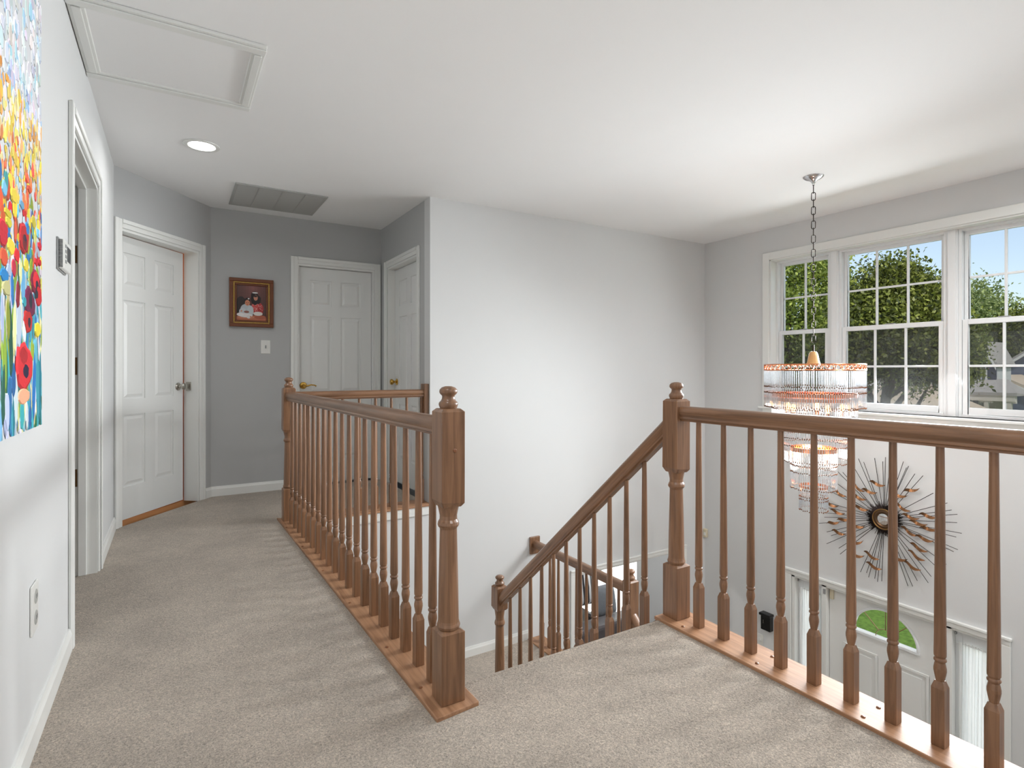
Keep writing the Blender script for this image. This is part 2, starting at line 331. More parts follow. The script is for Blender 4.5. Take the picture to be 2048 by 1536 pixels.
# base boards
def baseboard(name, p0, p1, z, label, h=.083):
    sec = [(0, 0), (.0135, 0), (.0135, h - .022), (.009, h - .012), (.006, h), (0, h)]
    return struct(name, MB().sweep(sec, (p0[0], p0[1], z), (p1[0], p1[1], z)), TRIM, label, 'baseboard')
baseboard('baseboard_left', (XL, -1.8), (XL, 2.69), 0, 'white baseboard along the hall wall below the canvas')
baseboard('baseboard_left_far', (XL, 3.725), (XL, 4.57), 0, 'short white baseboard between the open doorway and the ajar door')
baseboard('baseboard_angled', tuple((A0 + AD * .9)[:2]), tuple(B0[:2]), 0, 'tiny white baseboard beside the ajar door')
baseboard('baseboard_back', (.265, YB), (.90, YB), 0, 'white baseboard under the framed portrait')
baseboard('baseboard_landing', (.832, YF), (2.70, YF), ZL, 'white baseboard along the wall of the lower stair landing')

# ------------------------------------------------------------------ doors
def door_leaf(parent, M, W, H, knob_side=None, t=.035):
    """leaf in local coords: x 0..W, z 0..H, front at y=0 facing -y"""
    lb = MB(M); lb.box(0, W, .008, t, .012, H)
    st, mid = .115 * W / .76, .10 * W / .76
    xs = [(st, (W - mid) / 2), ((W + mid) / 2, W - st)]
    zs = [(H - .115 - .235, H - .115), (.86, H - .115 - .235 - .10), (.24, .75)]
    lb.box(0, st, 0, .008, .012, H); lb.box(W - st, W, 0, .008, .012, H); lb.box(st, W - st, 0, .008, H - .115, H); lb.box(st, W - st, 0, .008, .012, .24)
    lb.box(xs[0][1], xs[1][0], 0, .008, .24, H - .115)
    for x0, x1 in xs:
        lb.box(x0, x1, 0, .008, zs[1][1], zs[0][0]); lb.box(x0, x1, 0, .008, zs[2][1], zs[1][0])
    leaf = obj('door_leaf', lb, DOORW, parent)
    for x0, x1 in xs:
        for z0, z1 in zs:
            obj('door_panel', MB(M).frustum(x0 + .012, x1 - .012, z0 + .012, z1 - .012, .0085, .001, .022), DOORW, leaf)
    return leaf
def casing(parent, M, x0, x1, H, wd=.06, th=.018, front=0, left=True, right=True):
    def prof(a, b): return None
    for nm, (a, c, z0, z1) in (('casing', (x0 - wd, x0, 0, H + wd)), ('casing', (x1, x1 + wd, 0, H + wd)), ('casing', (x0, x1, H, H + wd))):
        cb = MB(M); cb.box(a, c, front - th * .6, front - .0005, z0, z1)
        if z0 == 0:
            o = (a, a + wd * .45) if c == x0 else (c - wd * .45, c)
            cb.box(o[0], o[1], front - th, front - th * .6, z0, z1)
        else: cb.box(a - wd * .55 if False else a, c, front - th, front - th * .6, H + wd * .55, z1)
        obj(nm, cb, TRIM, parent, .003)
def jamb(parent, M, x0, x1, H, depth, t=.018, y0=0):
    for bx in ((x0, x0 + t, 0, H), (x1 - t, x1, 0, H), (x0 + t, x1 - t, H - t, H)): obj('jamb', MB(M).box(bx[0], bx[1], y0, depth, bx[2], bx[3]), TRIM, parent)
def lever(parent, M, x, z, dirx, m, front=0):
    h = MB(M); Mr = M @ Matrix.Translation((x, front, z)) @ Matrix.Rotation(PI / 2, 4, 'X')
    hb = MB(Mr); hb.lathe([(.032, 0), (.032, .004), (.027, .010), (.013, .013), (.011, .045), (.015, .05), (.012, .058)], n=20)
    o = obj('lever_handle', hb, m, parent, smooth=True)
    pts = [(x, front - .05, z), (x + dirx * .03, front - .052, z - .003), (x + dirx * .06, front - .05, z + .006), (x + dirx * .09, front - .05, z + .002), (x + dirx * .105, front - .05, z - .006), (x + dirx * .10, front - .05, z - .014)]
    obj('lever_arm', MB(M).tube(pts, [.009, .008, .0065, .006, .007, .004], 10), m, o, smooth=True)
    return o
def knob(parent, M, x, z, m, front=0, name='door_knob'):
    Mr = M @ Matrix.Translation((x, front, z)) @ Matrix.Rotation(PI / 2, 4, 'X')
    hb = MB(Mr); hb.lathe([(.031, 0), (.031, .004), (.024, .009), (.011, .014), (.010, .03), (.016, .035), (.026, .044), (.028, .055), (.023, .064), (.010, .068)], n=20)
    return obj(name, hb, m, parent, smooth=True)
I4 = Matrix.Identity(4)
# local frames: x along the wall, -y toward the room
ML = Matrix(((0, -1, 0, XL), (1, 0, 0, 0), (0, 0, 1, 0), (0, 0, 0, 1)))       # left wall: x = world Y
MBk = Matrix(((1, 0, 0, 0), (0, 1, 0, YB), (0, 0, 1, 0), (0, 0, 0, 1)))
MAl = Matrix(((0, 1, 0, XA), (-1, 0, 0, 5.15), (0, 0, 1, 0), (0, 0, 0, 1)))   # alcove wall: x = 5.15 - Y, y = X - XA
# door 1: open doorway in the left wall
d1 = empty('door_1', (XL, 3.2, 0), 'open doorway with bronze hinges in the hall wall, door swung inside', 'door', kind='structure')
casing(d1, ML, 2.755, 3.66, 2.035, .062); jamb(d1, ML, 2.755, 3.66, 2.035, .135)
jb = MB(ML); jb.box(3.630, 3.642, .045, .08, 0, 2.017); jb.box(2.773, 2.785, .045, .08, 0, 2.017); jb.box(2.773, 3.642, .045, .08, 2.005, 2.017); obj('door_stop', jb, TRIM, d1, .002)
for z in (1.665, 1.087, .508):
    hb = MB(ML); hb.box(3.638, 3.642, .084, .130, z - .045, z + .045); hb.tube([(3.637, .133, z - .046), (3.637, .133, z + .046)], .006, 10)
    obj('hinge', hb, BRONZE, d1, smooth=True)
leafM = Matrix.Translation((XL - .150, 3.685, 0)) @ Matrix.Rotation(math.radians(176), 4, 'Z')
door_leaf(d1, leafM, .85, 2.0)
# door 2: ajar door in the angled wall
d2 = empty('door_2', tuple(A0 + AD * .44), 'white six-panel door standing ajar in the angled wall', 'door', kind='structure')
casing(d2, MA, .06, .83, 2.035, .06); jamb(d2, MA, .05, .835, 2.035, .125)
M2 = MA @ Matrix.Translation((.070, .088, 0)) @ Matrix.Rotation(math.radians(2.3), 4, 'Z')
lf = door_leaf(d2, M2, .727, 2.012)
knob(lf, M2, .668, .935, NICKEL, 0)
obj('strike_plate', MB(MA).box(.808, .8165, .06, .10, .90, .97), NICKEL, d2)
# door 3: back wall, brass lever
d3 = empty('door_3', (1.31, YB, 0), 'closed white six-panel door with brass lever beside the light switch', 'door', kind='structure')
casing(d3, MBk, .96, 1.665, 2.035, .06); jamb(d3, MBk, .955, 1.67, 2.035, .115)
M3 = MBk @ Matrix.Translation((.976, .045, 0)); lf = door_leaf(d3, M3, .673, 2.014)
lever(lf, M3, .04, .925, 1, BRASS)
# door 4: alcove side
d4 = empty('door_4', (XA, 4.77, 0), 'closed white door with brass knob on the alcove side wall', 'door', kind='structure')
casing(d4, MAl, 0, .76, 2.035, .06); jamb(d4, MAl, -.005, .765, 2.035, .115)
M4 = MAl @ Matrix.Translation((.016, .07, 0)); lf = door_leaf(d4, M4, .728, 2.014)
knob(lf, M4, .05, .955, BRASS)
# rooms behind the doors (closed boxes)
def stub(name, poly, m, label):
    b = MB(); n = len(poly)
    for i in range(n - 1):
        p, q = Vector(poly[i] + (0,)), Vector(poly[i + 1] + (0,)); d = (q - p).normalized(); nn = Vector((d.y, -d.x, 0)) * .05
        b.prism([tuple(p[:2]), tuple(q[:2]), tuple((q + nn)[:2]), tuple((p + nn)[:2])], 0, ZC)
    b.prism(poly, -.06, -.002)
    return struct(name, b, m, label, 'wall')
struct('floor_bedroom', MB().box(-1.9, XL, 2.3, 4.3, -.03, -.0005), CARPET, 'beige carpet continuing through the open doorway', 'floor')
stub('wall_bedroom', [(XL - .115, 2.3), (-1.9, 2.3), (-1.9, 4.3), (XL - .115, 4.3)], WALL, 'dim grey room seen through the open doorway')
pa, pb = A0 - AN * .115, B0 - AN * .115
stub('wall_study', [tuple((pa - AN * .02)[:2]), tuple((pa - AN * 1.0 - AD * .1)[:2]), tuple((pb - AN * 1.0 + AD * .1)[:2]), tuple((pb - AN * .02)[:2])], mat('warm_tan_paint', (216, 150, 96), .7), 'warm tan room showing in the gap of the ajar door')
lp = bpy.data.lights.new('study_lamp', 'POINT'); lp.energy = 2.2; lp.color = (1, .72, .42); lp.shadow_soft_size = .08
lo = bpy.data.objects.new('study_lamp', lp); COL.objects.link(lo); lo.location = tuple(A0 + AD * .75 - AN * .75 + Vector((0, 0, 1.7)))
for nm, bx in (('wall_closet_back', (.8, 1.9, YB + .2, YB + .3)), ('wall_closet_side', (XA + .2, XA + .3, 4.2, YB + .2))):
    struct(nm, MB().box(*bx, -.3, ZC), WALL, 'closet wall hidden behind a closed door' + (' of the end wall' if 'back' in nm else ' of the alcove'), 'wall')

# ------------------------------------------------------------------ opening to the living room, casing
t4 = empty('trim_4', (3.9, YF, -.8), 'white casing around the opening to the living room', 'trim', kind='structure')
obj('casing', MB().box(3.12, 4.65, YF - .016, YF - .0005, -.83, -.782), TRIM, t4, .004)
obj('casing', MB().box(3.12, 4.65, YF - .024, YF - .0005, -.795, -.780), TRIM, t4, .004)
obj('casing', MB().box(3.12, 3.17, YF - .016, YF - .0005, ZG, -.83), TRIM, t4, .004)
obj('casing', MB().box(4.60, 4.65, YF - .016, YF - .0005, ZG, -.83), TRIM, t4, .004)
b = MB(); b.box(3.17, 3.185, YF, YF + .115, ZG, -.83); b.box(4.585, 4.60, YF, YF + .115, ZG, -.83); b.box(3.185, 4.585, YF, YF + .115, -.845, -.83); obj('jamb', b, TRIM, t4)

# ------------------------------------------------------------------ triple window
wi = empty('window_1', (XW, 2.326, WZ0), 'triple double-hung white window with grilles above the front door', 'window', kind='structure')
CW = .07
obj('casing', MB().box(XW - .016, XW - .0005, WY1, WY1 + CW, WZ0, WZ1 + CW), TRIM, wi, .004)
obj('casing', MB().box(XW - .016, XW - .0005, WY0 - CW, WY0, WZ0, WZ1 + CW), TRIM, wi, .004)
obj('casing', MB().box(XW - .016, XW - .0005, WY0, WY1, WZ1, WZ1 + CW), TRIM, wi, .004)
b = MB(); b.box(XW, XW + .09, WY1 - .012, WY1, WZ0, WZ1); b.box(XW, XW + .09, WY0, WY0 + .012, WZ0, WZ1); b.box(XW, XW + .09, WY0, WY1, WZ1 - .012, WZ1); obj('jamb', b, TRIM, wi)
obj('window_sill', MB().box(XW - .045, XW + .09, WY0 - CW - .03, WY1 + CW + .03, WZ0 - .022, WZ0), TRIM, wi, .005)
obj('apron', MB().box(XW - .014, XW - .0005, WY0 - CW, WY1 + CW, WZ0 - .085, WZ0 - .022), TRIM, wi, .004)
XF = XW + .085
def sash(parent, y0, y1, z0, z1, x, cols, rows, rail_b, rail_t, st=.036, screen=False):
    sb = MB(); sb.box(x, x + .03, y0, y0 + st, z0, z1); sb.box(x, x + .03, y1 - st, y1, z0, z1); sb.box(x, x + .03, y0 + st, y1 - st, z0, z0 + rail_b); sb.box(x, x + .03, y0 + st, y1 - st, z1 - rail_t, z1)
    so_ = obj('sash', sb, VINYL, parent, .003)
    gy0, gy1, gz0, gz1 = y0 + st, y1 - st, z0 + rail_b, z1 - rail_t; mw = .017
    for i in range(1, cols):
        y = gy0 + (gy1 - gy0) * i / cols; obj('muntin', MB().box(x + .004, x + .020, y - mw / 2, y + mw / 2, gz0, gz1), VINYL, so_, .003)
    for j in range(1, rows):
        z = gz0 + (gz1 - gz0) * j / rows; obj('muntin', MB().box(x + .005, x + .019, gy0, gy1, z - mw / 2, z + mw / 2), VINYL, so_, .003)
    for i in range(cols):
        for j in range(rows):
            ya, yb = gy0 + (gy1 - gy0) * i / cols, gy0 + (gy1 - gy0) * (i + 1) / cols; za, zb = gz0 + (gz1 - gz0) * j / rows, gz0 + (gz1 - gz0) * (j + 1) / rows
            obj('pane', MB().box(x + .021, x + .024, ya, yb, za, zb), GLASS, so_)
    return so_
units = [(2.765, 3.333, 2), (1.887, 2.765, 3), (1.319, 1.887, 2)]
for y0, y1, cols in units:
    a, c = y0 + (.035 if y0 > 1.5 else .0), y1 - (.035 if y1 < 3.2 else 0)
    fb = MB(); fb.box(XF, XF + .075, a, a + .022, WZ0, WZ1 - .012); fb.box(XF, XF + .075, c - .022, c, WZ0, WZ1 - .012); fb.box(XF, XF + .075, a + .022, c - .022, WZ1 - .03, WZ1 - .012); fb.box(XF, XF + .075, a + .022, c - .022, WZ0, WZ0 + .022)
    obj('window_frame', fb, VINYL, wi, .003)
    zm = 1.425
    sash(wi, a + .022, c - .022, zm - .015, WZ1 - .03, XF + .042, cols, 2, .03, .03, .03)
    lo_ = sash(wi, a + .022, c - .022, WZ0 + .022, zm + .018, XF + .008, cols, 2, .05, .036, .036)
    obj('sash_lock', MB().box(XF + .006, XF + .036, (a + c) / 2 - .035, (a + c) / 2 + .035, zm + .0185, zm + .027), GREYP, wi, .003)
    scb = MB(); scb.box(XF + .0725, XF + .0735, a + .025, c - .025, WZ0 + .03, zm); obj('insect_screen', scb, SCREEN, wi)
for y in (2.765, 1.887):
    mbx = MB(); mbx.box(XF - .01, XF + .075, y - .035, y + .035, WZ0, WZ1 - .012); mbx.box(XF - .018, XF - .01, y - .026, y + .026, WZ0, WZ1 - .012); obj('mullion', mbx, VINYL, wi, .003)

# ------------------------------------------------------------------ oak railings
NEW = [(.0, 0)]
def newel_mesh(h_low=.22, h_up0=.63, h_up1=.932, top=1.0, s=.0405, name='newel_post'):
    b = MB(); b.box(-s, s, -s, s, 0, h_low)
    def shoulder(z0, r0, z1, r1):
        b.add([(-r0, -r0, z0), (r0, -r0, z0), (r0, r0, z0), (-r0, r0, z0), (-r1, -r1, z1), (r1, -r1, z1), (r1, r1, z1), (-r1, r1, z1)], [(0, 3, 2, 1), (4, 5, 6, 7), (0, 1, 5, 4), (1, 2, 6, 5), (2, 3, 7, 6), (3, 0, 4, 7)])
    shoulder(h_low, s, h_low + .008, s * .72)
    sp = h_up0 - h_low
    b.lathe([(.030, h_low + .004), (.036, h_low + .010), (.038, h_low + .018), (.035, h_low + .026), (.0335, h_low + .034), (.032, h_low + sp * .35), (.0285, h_low + sp * .70), (.0275, h_low + sp * .80), (.033, h_low + sp * .815), (.035, h_low + sp * .83), (.033, h_low + sp * .85), (.0285, h_low + sp * .87), (.028, h_low + sp * .9), (.033, h_low + sp * .96), (.037, h_low + sp * .995)], n=24)
    shoulder(h_up0 - .012, s * .78, h_up0 + .004, s)
    b.box(-s, s, -s, s, h_up0 + .004, h_up1 - .010)
    shoulder(h_up1 - .010, s, h_up1, s * .74)
    return mesh_of(name, b, OAKZ, bevel=.0022, seg=1), h_up1
def finial_mesh(h1, top):
    d = top - h1
    b = MB(); b.lathe([(.026, h1 - .002), (.030, h1 + .10 * d), (.0315, h1 + .18 * d), (.030, h1 + .27 * d), (.025, h1 + .33 * d), (.0215, h1 + .42 * d), (.020, h1 + .52 * d), (.021, h1 + .58 * d), (.027, h1 + .66 * d), (.0295, h1 + .74 * d), (.0285, h1 + .84 * d), (.022, h1 + .94 * d), (.010, h1 + d), (.0, h1 + d * 1.005)], n=24, cap=False)
    return mesh_of('finial', b, OAKZ, smooth=True)
NM, nh = newel_mesh(); FM = finial_mesh(nh, 1.003)
NM2, nh2 = newel_mesh(.20, .785, .935, 1.0); FM2 = finial_mesh(nh2, 1.0)
PLUG = mesh_of('plug', MB().lathe([(.0065, 0), (.0065, .002), (.004, .0035), (0, .004)], n=12), wood('oak_plug', 'z', (150, 98, 62), (120, 74, 44)), smooth=True)
pb_ = MB(Matrix.Rotation(PI / 2, 4, 'X')); pb_.lathe([(.0065, 0), (.0065, .002), (.004, .0045), (0, .005)], n=12); PLUGV = mesh_of('plug_side', pb_, MATS['oak_plug'], smooth=True)
def newel(parent, x, y, z, which=0, plugs=()):
    o = inst('newel_post', (NM, NM2)[which], (x, y, z), parent)
    inst('finial', (FM, FM2)[which], (x, y, z), o)
    for pz in plugs: inst('plug', PLUGV, (x + .004, y - .0404, z + pz), o)
    return o
def baluster_mesh(H, name):
    b = MB(); s = .0165; b.box(-s, s, -s, s, 0, .163)
    r1 = .0105
    b.add([(-s, -s, .163), (s, -s, .163), (s, s, .163), (-s, s, .163)] + [(-r1, -r1, .182), (r1, -r1, .182), (r1, r1, .182), (-r1, r1, .182)], [(0, 3, 2, 1), (4, 5, 6, 7), (0, 1, 5, 4), (1, 2, 6, 5), (2, 3, 7, 6), (3, 0, 4, 7)])
    b.lathe([(.0105, .180), (.0112, .186), (.0135, .197), (.0155, .209), (.0155, .217), (.0135, .228), (.0118, .234), (.0150, .237), (.0158, .240), (.0150, .2435), (.0122, .246), (.0150, .252), (.0152, .262), (.0148, .30), (.0132, .5), (.0105, H)], n=14)
    return mesh_of(name, b, OAKZ, bevel=.0012, seg=1)
BAL = baluster_mesh(.846, 'baluster'); BALS = baluster_mesh(.775, 'stair_baluster')
RAIL = [(-.018, 0), (.018, 0), (.018, .006), (.0255, .010), (.0255, .015), (.0235, .018), (.0285, .030), (.0290, .042), (.0260, .053), (.0170, .060), (0, .0625), (-.0170, .060), (-.0260, .053), (-.0290, .042), (-.0285, .030), (-.0235, .018), (-.0255, .015), (-.0255, .010), (-.018, .006)]
RZ = .852
def handrail(parent, p0, p1, m, k=1.0, name='handrail'):
    sec = [(a, c * k) for a, c in RAIL]
    return obj(name, MB().sweep(sec, p0, p1), m, parent, smooth=True)
# --- hall railing
N0, N1 = (.756, 1.645), (.692, 4.185)
r1 = empty('hall_railing', (N0[0], N0[1], 0), 'long oak railing along the hall between near newel and far corner newel', 'railing')
newel(r1, *N0, SH, 0, (.80,)); newel(r1, *N1, SH, 0)
obj('shoe_board', MB().prism([(.680, 1.562), (.832, 1.577), (.790, YF - .015), (.628, YF - .015 + .18)], -.012, SH), SHOEY, r1, .003)
dv = Vector((N1[0] - N0[0], N1[1] - N0[1])); dl = dv.length; du = dv / dl
pt = lambda s: (N0[0] + du.x * s, N0[1] + du.y * s)
handrail(r1, pt(.038) + (RZ,), pt(dl - .038) + (RZ,), OAKY)
nb = 20
for i in range(1, nb + 1):
    s = dl * i / (nb + 1); inst('baluster', BAL, pt(s) + (SH,), r1, rz=-math.atan2(du.x, du.y))
for s in (.10, .42, .90, 1.38, 1.86, 2.34):
    p = pt(s); inst('plug', PLUG, (p[0] - .052, p[1], SH), r1)
# --- back railing
r2 = empty('back_railing', (1.2, 4.16, 0), 'short oak railing at the end of the stairwell between corner newel and wall', 'railing')
YR = 4.178
obj('shoe_board', MB().box(.795, XA, YF - .03, 4.30, -.003, SH), SHOEX, r2, .003)
hb_ = MB(); hb_.box(XA - .04, XA - .001, YR - .04, YR + .04, .715, .958)
obj('rail_plate', hb_, OAKZ, r2, .005)
hnb = MB(); hnb.box(XA - .062, XA - .034, YR - .016, YR + .016, SH, .20); hnb.lathe([(.0105, .18), (.0155, .21), (.012, .234), (.0155, .24), (.0125, .246), (.0148, .262), (.0125, .85)], XA - .048, YR, 0, 14)
obj('baluster', hnb, OAKZ, r2, smooth=True)
handrail(r2, (N1[0] + .038, YR, RZ), (XA - .03, YR, RZ), OAKX)
for i in range(1, 8): inst('baluster', BAL, (N1[0] + (XA - .048 - N1[0]) * i / 8, YR, SH), r2)
# --- right gallery railing
XR = 1.845
r3 = empty('gallery_railing', (XR, 1.685, 0), 'oak gallery railing in the right foreground overlooking the foyer', 'railing')
newel(r3, XR, 1.686, SH, 0)
obj('shoe_board', MB().box(1.763, 1.927, -1.79, 1.735, -.003, SH), SHOEY, r3, .003)
handrail(r3, (XR, 1.648, RZ), (XR, -1.79, RZ), OAKY)
for i in range(27): inst('baluster', BAL, (XR, 1.566 - .1207 * i, SH), r3)
for y, dx in ((1.60, -.055), (1.262, -.052), (1.262, .038), (.90, -.052), (.90, .038), (.54, -.05)): inst('plug', PLUG, (XR + dx, y, SH), r3)
# --- stair railing
SL = -.871
ztop = lambda y: .835 + SL * (y - 1.764)
r4 = empty('stair_railing', (XR, 3.206, ZL), 'sloping oak railing beside the upper stair flight', 'railing')
newel(r4, XR, 3.206, ZL + .004, 1)
KV = 1.5
handrail(r4, (XR, 1.722, ztop(1.722) - .0625 * KV), (XR, 3.168, ztop(3.168) - .0625 * KV), OAKD, KV)
zcap = lambda y: ztop(y) - .0625 * KV - .765
obj('stringer_cap', MB().sweep([(-.042, -.022), (.042, -.022), (.042, -.004), (.036, 0), (-.036, 0), (-.042, -.004)], (XR, 1.726, zcap(1.726)), (XR, 3.17, zcap(3.17))), OAKD, r4)
obj('stringer', MB().prism_x([(1.726, zcap(1.726) - .022), (3.17, zcap(3.17) - .022), (3.17, ZL), (3.0, ZL - .1), (1.726, zcap(1.726) - .36)], XR - .03, XR + .03), TRIM, r4)
for i in range(11): 
    y = 1.876 + .1195 * i; inst('baluster', BALS, (XR, y, zcap(y) - .006), r4)
# --- landing railing
X2, Y2 = 2.721, 2.90
r5 = empty('landing_railing', (X2, Y2, ZL), 'oak railing on the lower stair landing ending at the pale wall plate', 'railing')
obj('shoe_board', MB().box(X2 - .075, X2 + .075, Y2 - .06, YF - .014, ZL, ZL + SH + .002), SHOEY, r5, .003)
newel(r5, X2, Y2, ZL + SH - .04, 0, ())
obj('wall_plate', MB().box(X2 - .05, X2 + .05, YF - .022, YF - .0005, ZL + .745, ZL + .895), OAKZ, r5, .004)
handrail(r5, (X2, Y2 + .038, ZL + .80), (X2, YF - .02, ZL + .80), OAKY)
LB = baluster_mesh(.79, 'landing_baluster')
for i in range(1, 10): inst('baluster', LB, (X2, Y2 + (YF - Y2) * i / 10, ZL + SH + .0), r5)
# --- lower flight railing
r6 = empty('lower_stair_railing', (X2, 1.7, ZG), 'oak railing descending from the landing newel toward the foyer', 'railing')
z6 = lambda y: ZL + .62 + (-SL) * (y - Y2)
handrail(r6, (X2, Y2 - .038, z6(Y2 - .038)), (X2, 1.60, z6(1.60)), OAKU, KV)
for i in range(9):
    y = Y2 - .15 - .125 * i; inst('baluster', BALS, (X2, y, z6(y) - .77), r6)
newel(r6, X2, 1.56, ZG, 1)
obj('stringer_cap', MB().sweep([(-.042, -.022), (.042, -.022), (.042, 0), (-.042, 0)], (X2, Y2 - .04, z6(Y2 - .04) - .765), (X2, 1.60, z6(1.6) - .765)), OAKU, r6)

# ------------------------------------------------------------------ stairs
st1 = empty('staircase', (1.3, 1.7, ZL), 'beige carpeted upper stair flight going down to the landing', 'stairs')
RUN, RISE = .2125, .185
for k in range(1, 7):
    y0 = 1.706 + RUN * (k - 1); sb = MB(); sb.box(.818, XR - .03, y0, y0 + RUN + .02, -RISE * k - .03, -RISE * k); sb.box(.818, XR - .03, y0, y0 + .02, -RISE * k - .02, -RISE * (k - 1) - .03)
    obj('step', sb, CARPET, st1, .012)
yl = 1.706 + RUN * 6
lb_ = MB(); lb_.box(.801, X2 + .07, yl, YF - .001, ZL - .25, ZL - .001); obj('landing_base', lb_, TRIM, st1)
obj('landing_carpet', MB().box(.801, X2 - .06, yl, YF - .001, ZL - .012, ZL + .004), CARPET, st1, .004)
st2 = empty('staircase', (2.3, 1.6, ZG), 'carpeted lower stair flight returning from the landing to the foyer', 'stairs')
for k in range(1, 9):
    y1 = 2.97 - RUN * (k - 1); z = ZL - RISE * k; sb = MB(); sb.box(XR + .035, X2 - .03, y1 - RUN - .02, y1, max(z, ZG + .03) - .03, max(z, ZG + .031)); obj('step', sb, CARPET, st2, .008)
struct('wall_understair', MB().box(.72, .80, 1.70, YF, ZG, -.20), WALL, 'stairwell side wall below the hall railing', 'wall')

# ------------------------------------------------------------------ ceiling hatch, light, vent
h = empty('attic_hatch', (0, 2.9, ZC), 'white attic hatch panel with moulded frame in the hall ceiling', 'hatch')
hx0, hx1, hy0, hy1 = XL + .002, .338, 2.556, 3.235
obj('hatch_panel', MB().box(hx0 + .05, hx1 - .05, hy0 + .07, hy1 - .07, ZC - .006, ZC - .001), CEIL, h)
for bx in ((hx0, hx1, hy0, hy0 + .072), (hx0, hx1, hy1 - .072, hy1), (hx0, hx0 + .056, hy0 + .072, hy1 - .072), (hx1 - .054, hx1, hy0 + .072, hy1 - .072)):
    fb = MB(); fb.box(*bx, ZC - .014, ZC - .0005)
    cx, cy = (bx[0] + bx[1]) / 2, (bx[2] + bx[3]) / 2
    ix = .012 if bx[1] - bx[0] < .1 else 0; iy = .016 if bx[3] - bx[2] < .1 else 0
    fb.box(bx[0] + ix, bx[1] - ix, bx[2] + iy, bx[3] - iy, ZC - .021, ZC - .014)
    obj('hatch_frame', fb, TRIM, h, .003)
def downlight(x, y, label, power, ZC=ZC):
    d = empty('recessed_light', (x, y, ZC), label, 'light', 'recessed ceiling lights')  # the seen hall fixture and the added fill lights share this name
    obj('light_trim', MB().lathe([(.074, -.001), (.076, -.006), (.094, -.007), (.100, -.004), (.101, -.001)], x, y, ZC, 32), TRIM, d, smooth=True)
    obj('light_lens', MB().lathe([(.0, -.0035), (.04, -.0045), (.074, -.004)], x, y, ZC, 32, cap=False), emit_mat('led_lens', (255, 253, 248), 7) if 'led_lens' not in MATS else MATS['led_lens'], d)
    l = bpy.data.lights.new('downlight', 'AREA'); l.shape = 'DISK'; l.size = .14; l.energy = power; l.color = (1, 1, 1); l.spread = math.radians(165)
    o = bpy.data.objects.new('downlight', l); COL.objects.link(o); o.location = (x, y, ZC - .012)
downlight(.145, 3.905, 'glowing round recessed light in the hall ceiling before the vent', 2.6)
downlight(.15, .9, 'added fill light in the hall ceiling overhead, just out of view', 3)  # unseen, added as even fill over the near hall
downlight(1.3, -.7, 'added fill light in the landing ceiling behind the viewer', 6)  # added out of view as fill for the landing
downlight(4.0, .72, 'added fill light in the foyer ceiling, unseen at the right', 18)  # unseen pair added to brighten the window wall and foyer
downlight(4.0, -.85, 'added fill light in the foyer ceiling nearest the rear wall', 18)
downlight(3.9, 4.75, 'added fill light in the living room ceiling behind the header', 5, -.47)  # unseen lamp added to brighten the sofa and living room
v = empty('ceiling_vent', (.715, 4.84, ZC), 'large grey return air grille in the ceiling by the end wall', 'vent')
vx0, vx1, vy0, vy1 = .385, 1.045, 4.537, 5.14
VG = mat('grille_paint', (172, 172, 169), .5)
for bx in ((vx0, vx1, vy0, vy0 + .022), (vx0, vx1, vy1 - .022, vy1), (vx0, vx0 + .022, vy0 + .022, vy1 - .022), (vx1 - .022, vx1, vy0 + .022, vy1 - .022)):
    obj('grille_frame', MB().box(*bx, ZC - .010, ZC - .0005), VG, v, .002)
obj('filter', MB().box(vx0 + .02, vx1 - .02, vy0 + .02, vy1 - .02, ZC - .0015, ZC - .0006), mat('filter_grey', (196, 196, 192), .9), v)
sl = MB()
for i in range(36):
    y = vy0 + .03 + (vy1 - vy0 - .06) * i / 35
    za, zb = ZC - .004, ZC - .009
    sl.add([(x, yy, zz) for dz in (0, -.0008) for x, yy, zz in ((vx0 + .02, y - .0074, za + dz), (vx1 - .02, y - .0074, za + dz), (vx1 - .02, y + .0070, zb + dz), (vx0 + .02, y + .0070, zb + dz))], [(0, 1, 2, 3), (7, 6, 5, 4), (0, 4, 5, 1), (2, 6, 7, 3)])
obj('louver_slats', sl, VG, v, kind='stuff')
for i in range(1, 4):
    x = vx0 + (vx1 - vx0) * i / 4; obj('divider', MB().box(x - .004, x + .004, vy0 + .02, vy1 - .02, ZC - .0105, ZC - .002), VG, v)

# ------------------------------------------------------------------ wall fittings
t = empty('thermostat', (XL, 2.52, 1.47), 'white thermostat with grey screen on the hall wall beside the canvas', 'thermostat')
obj('base', MB().box(XL + .0005, XL + .006, 2.440, 2.602, 1.413, 1.525), GREYP, t, .002)
obj('body', MB().box(XL + .006, XL + .021, 2.444, 2.598, 1.417, 1.521), PLASTIC, t, .004)
obj('screen', MB().box(XL + .0205, XL + .0220, 2.510, 2.585, 1.452, 1.505), DARKP, t, .0004)
for i in range(4): obj('button', MB().box(XL + .0205, XL + .0230, 2.470, 2.490, 1.440 + .018 * i, 1.451 + .018 * i), GREYP, t, .001)
vb = MB()
for i in range(20): vb.box(XL + .003, XL + .018, 2.442, 2.4446, 1.422 + i * .0048, 1.4244 + i * .0048)
obj('vent_slots', vb, DARKP, t, kind='stuff')
p = empty('outlet', (XL, 2.075, .39), 'white duplex power outlet low on the hall wall', 'outlet')
obj('cover_plate', MB().box(XL + .0005, XL + .006, 2.030, 2.118, .318, .458), PLASTIC, p, .003)
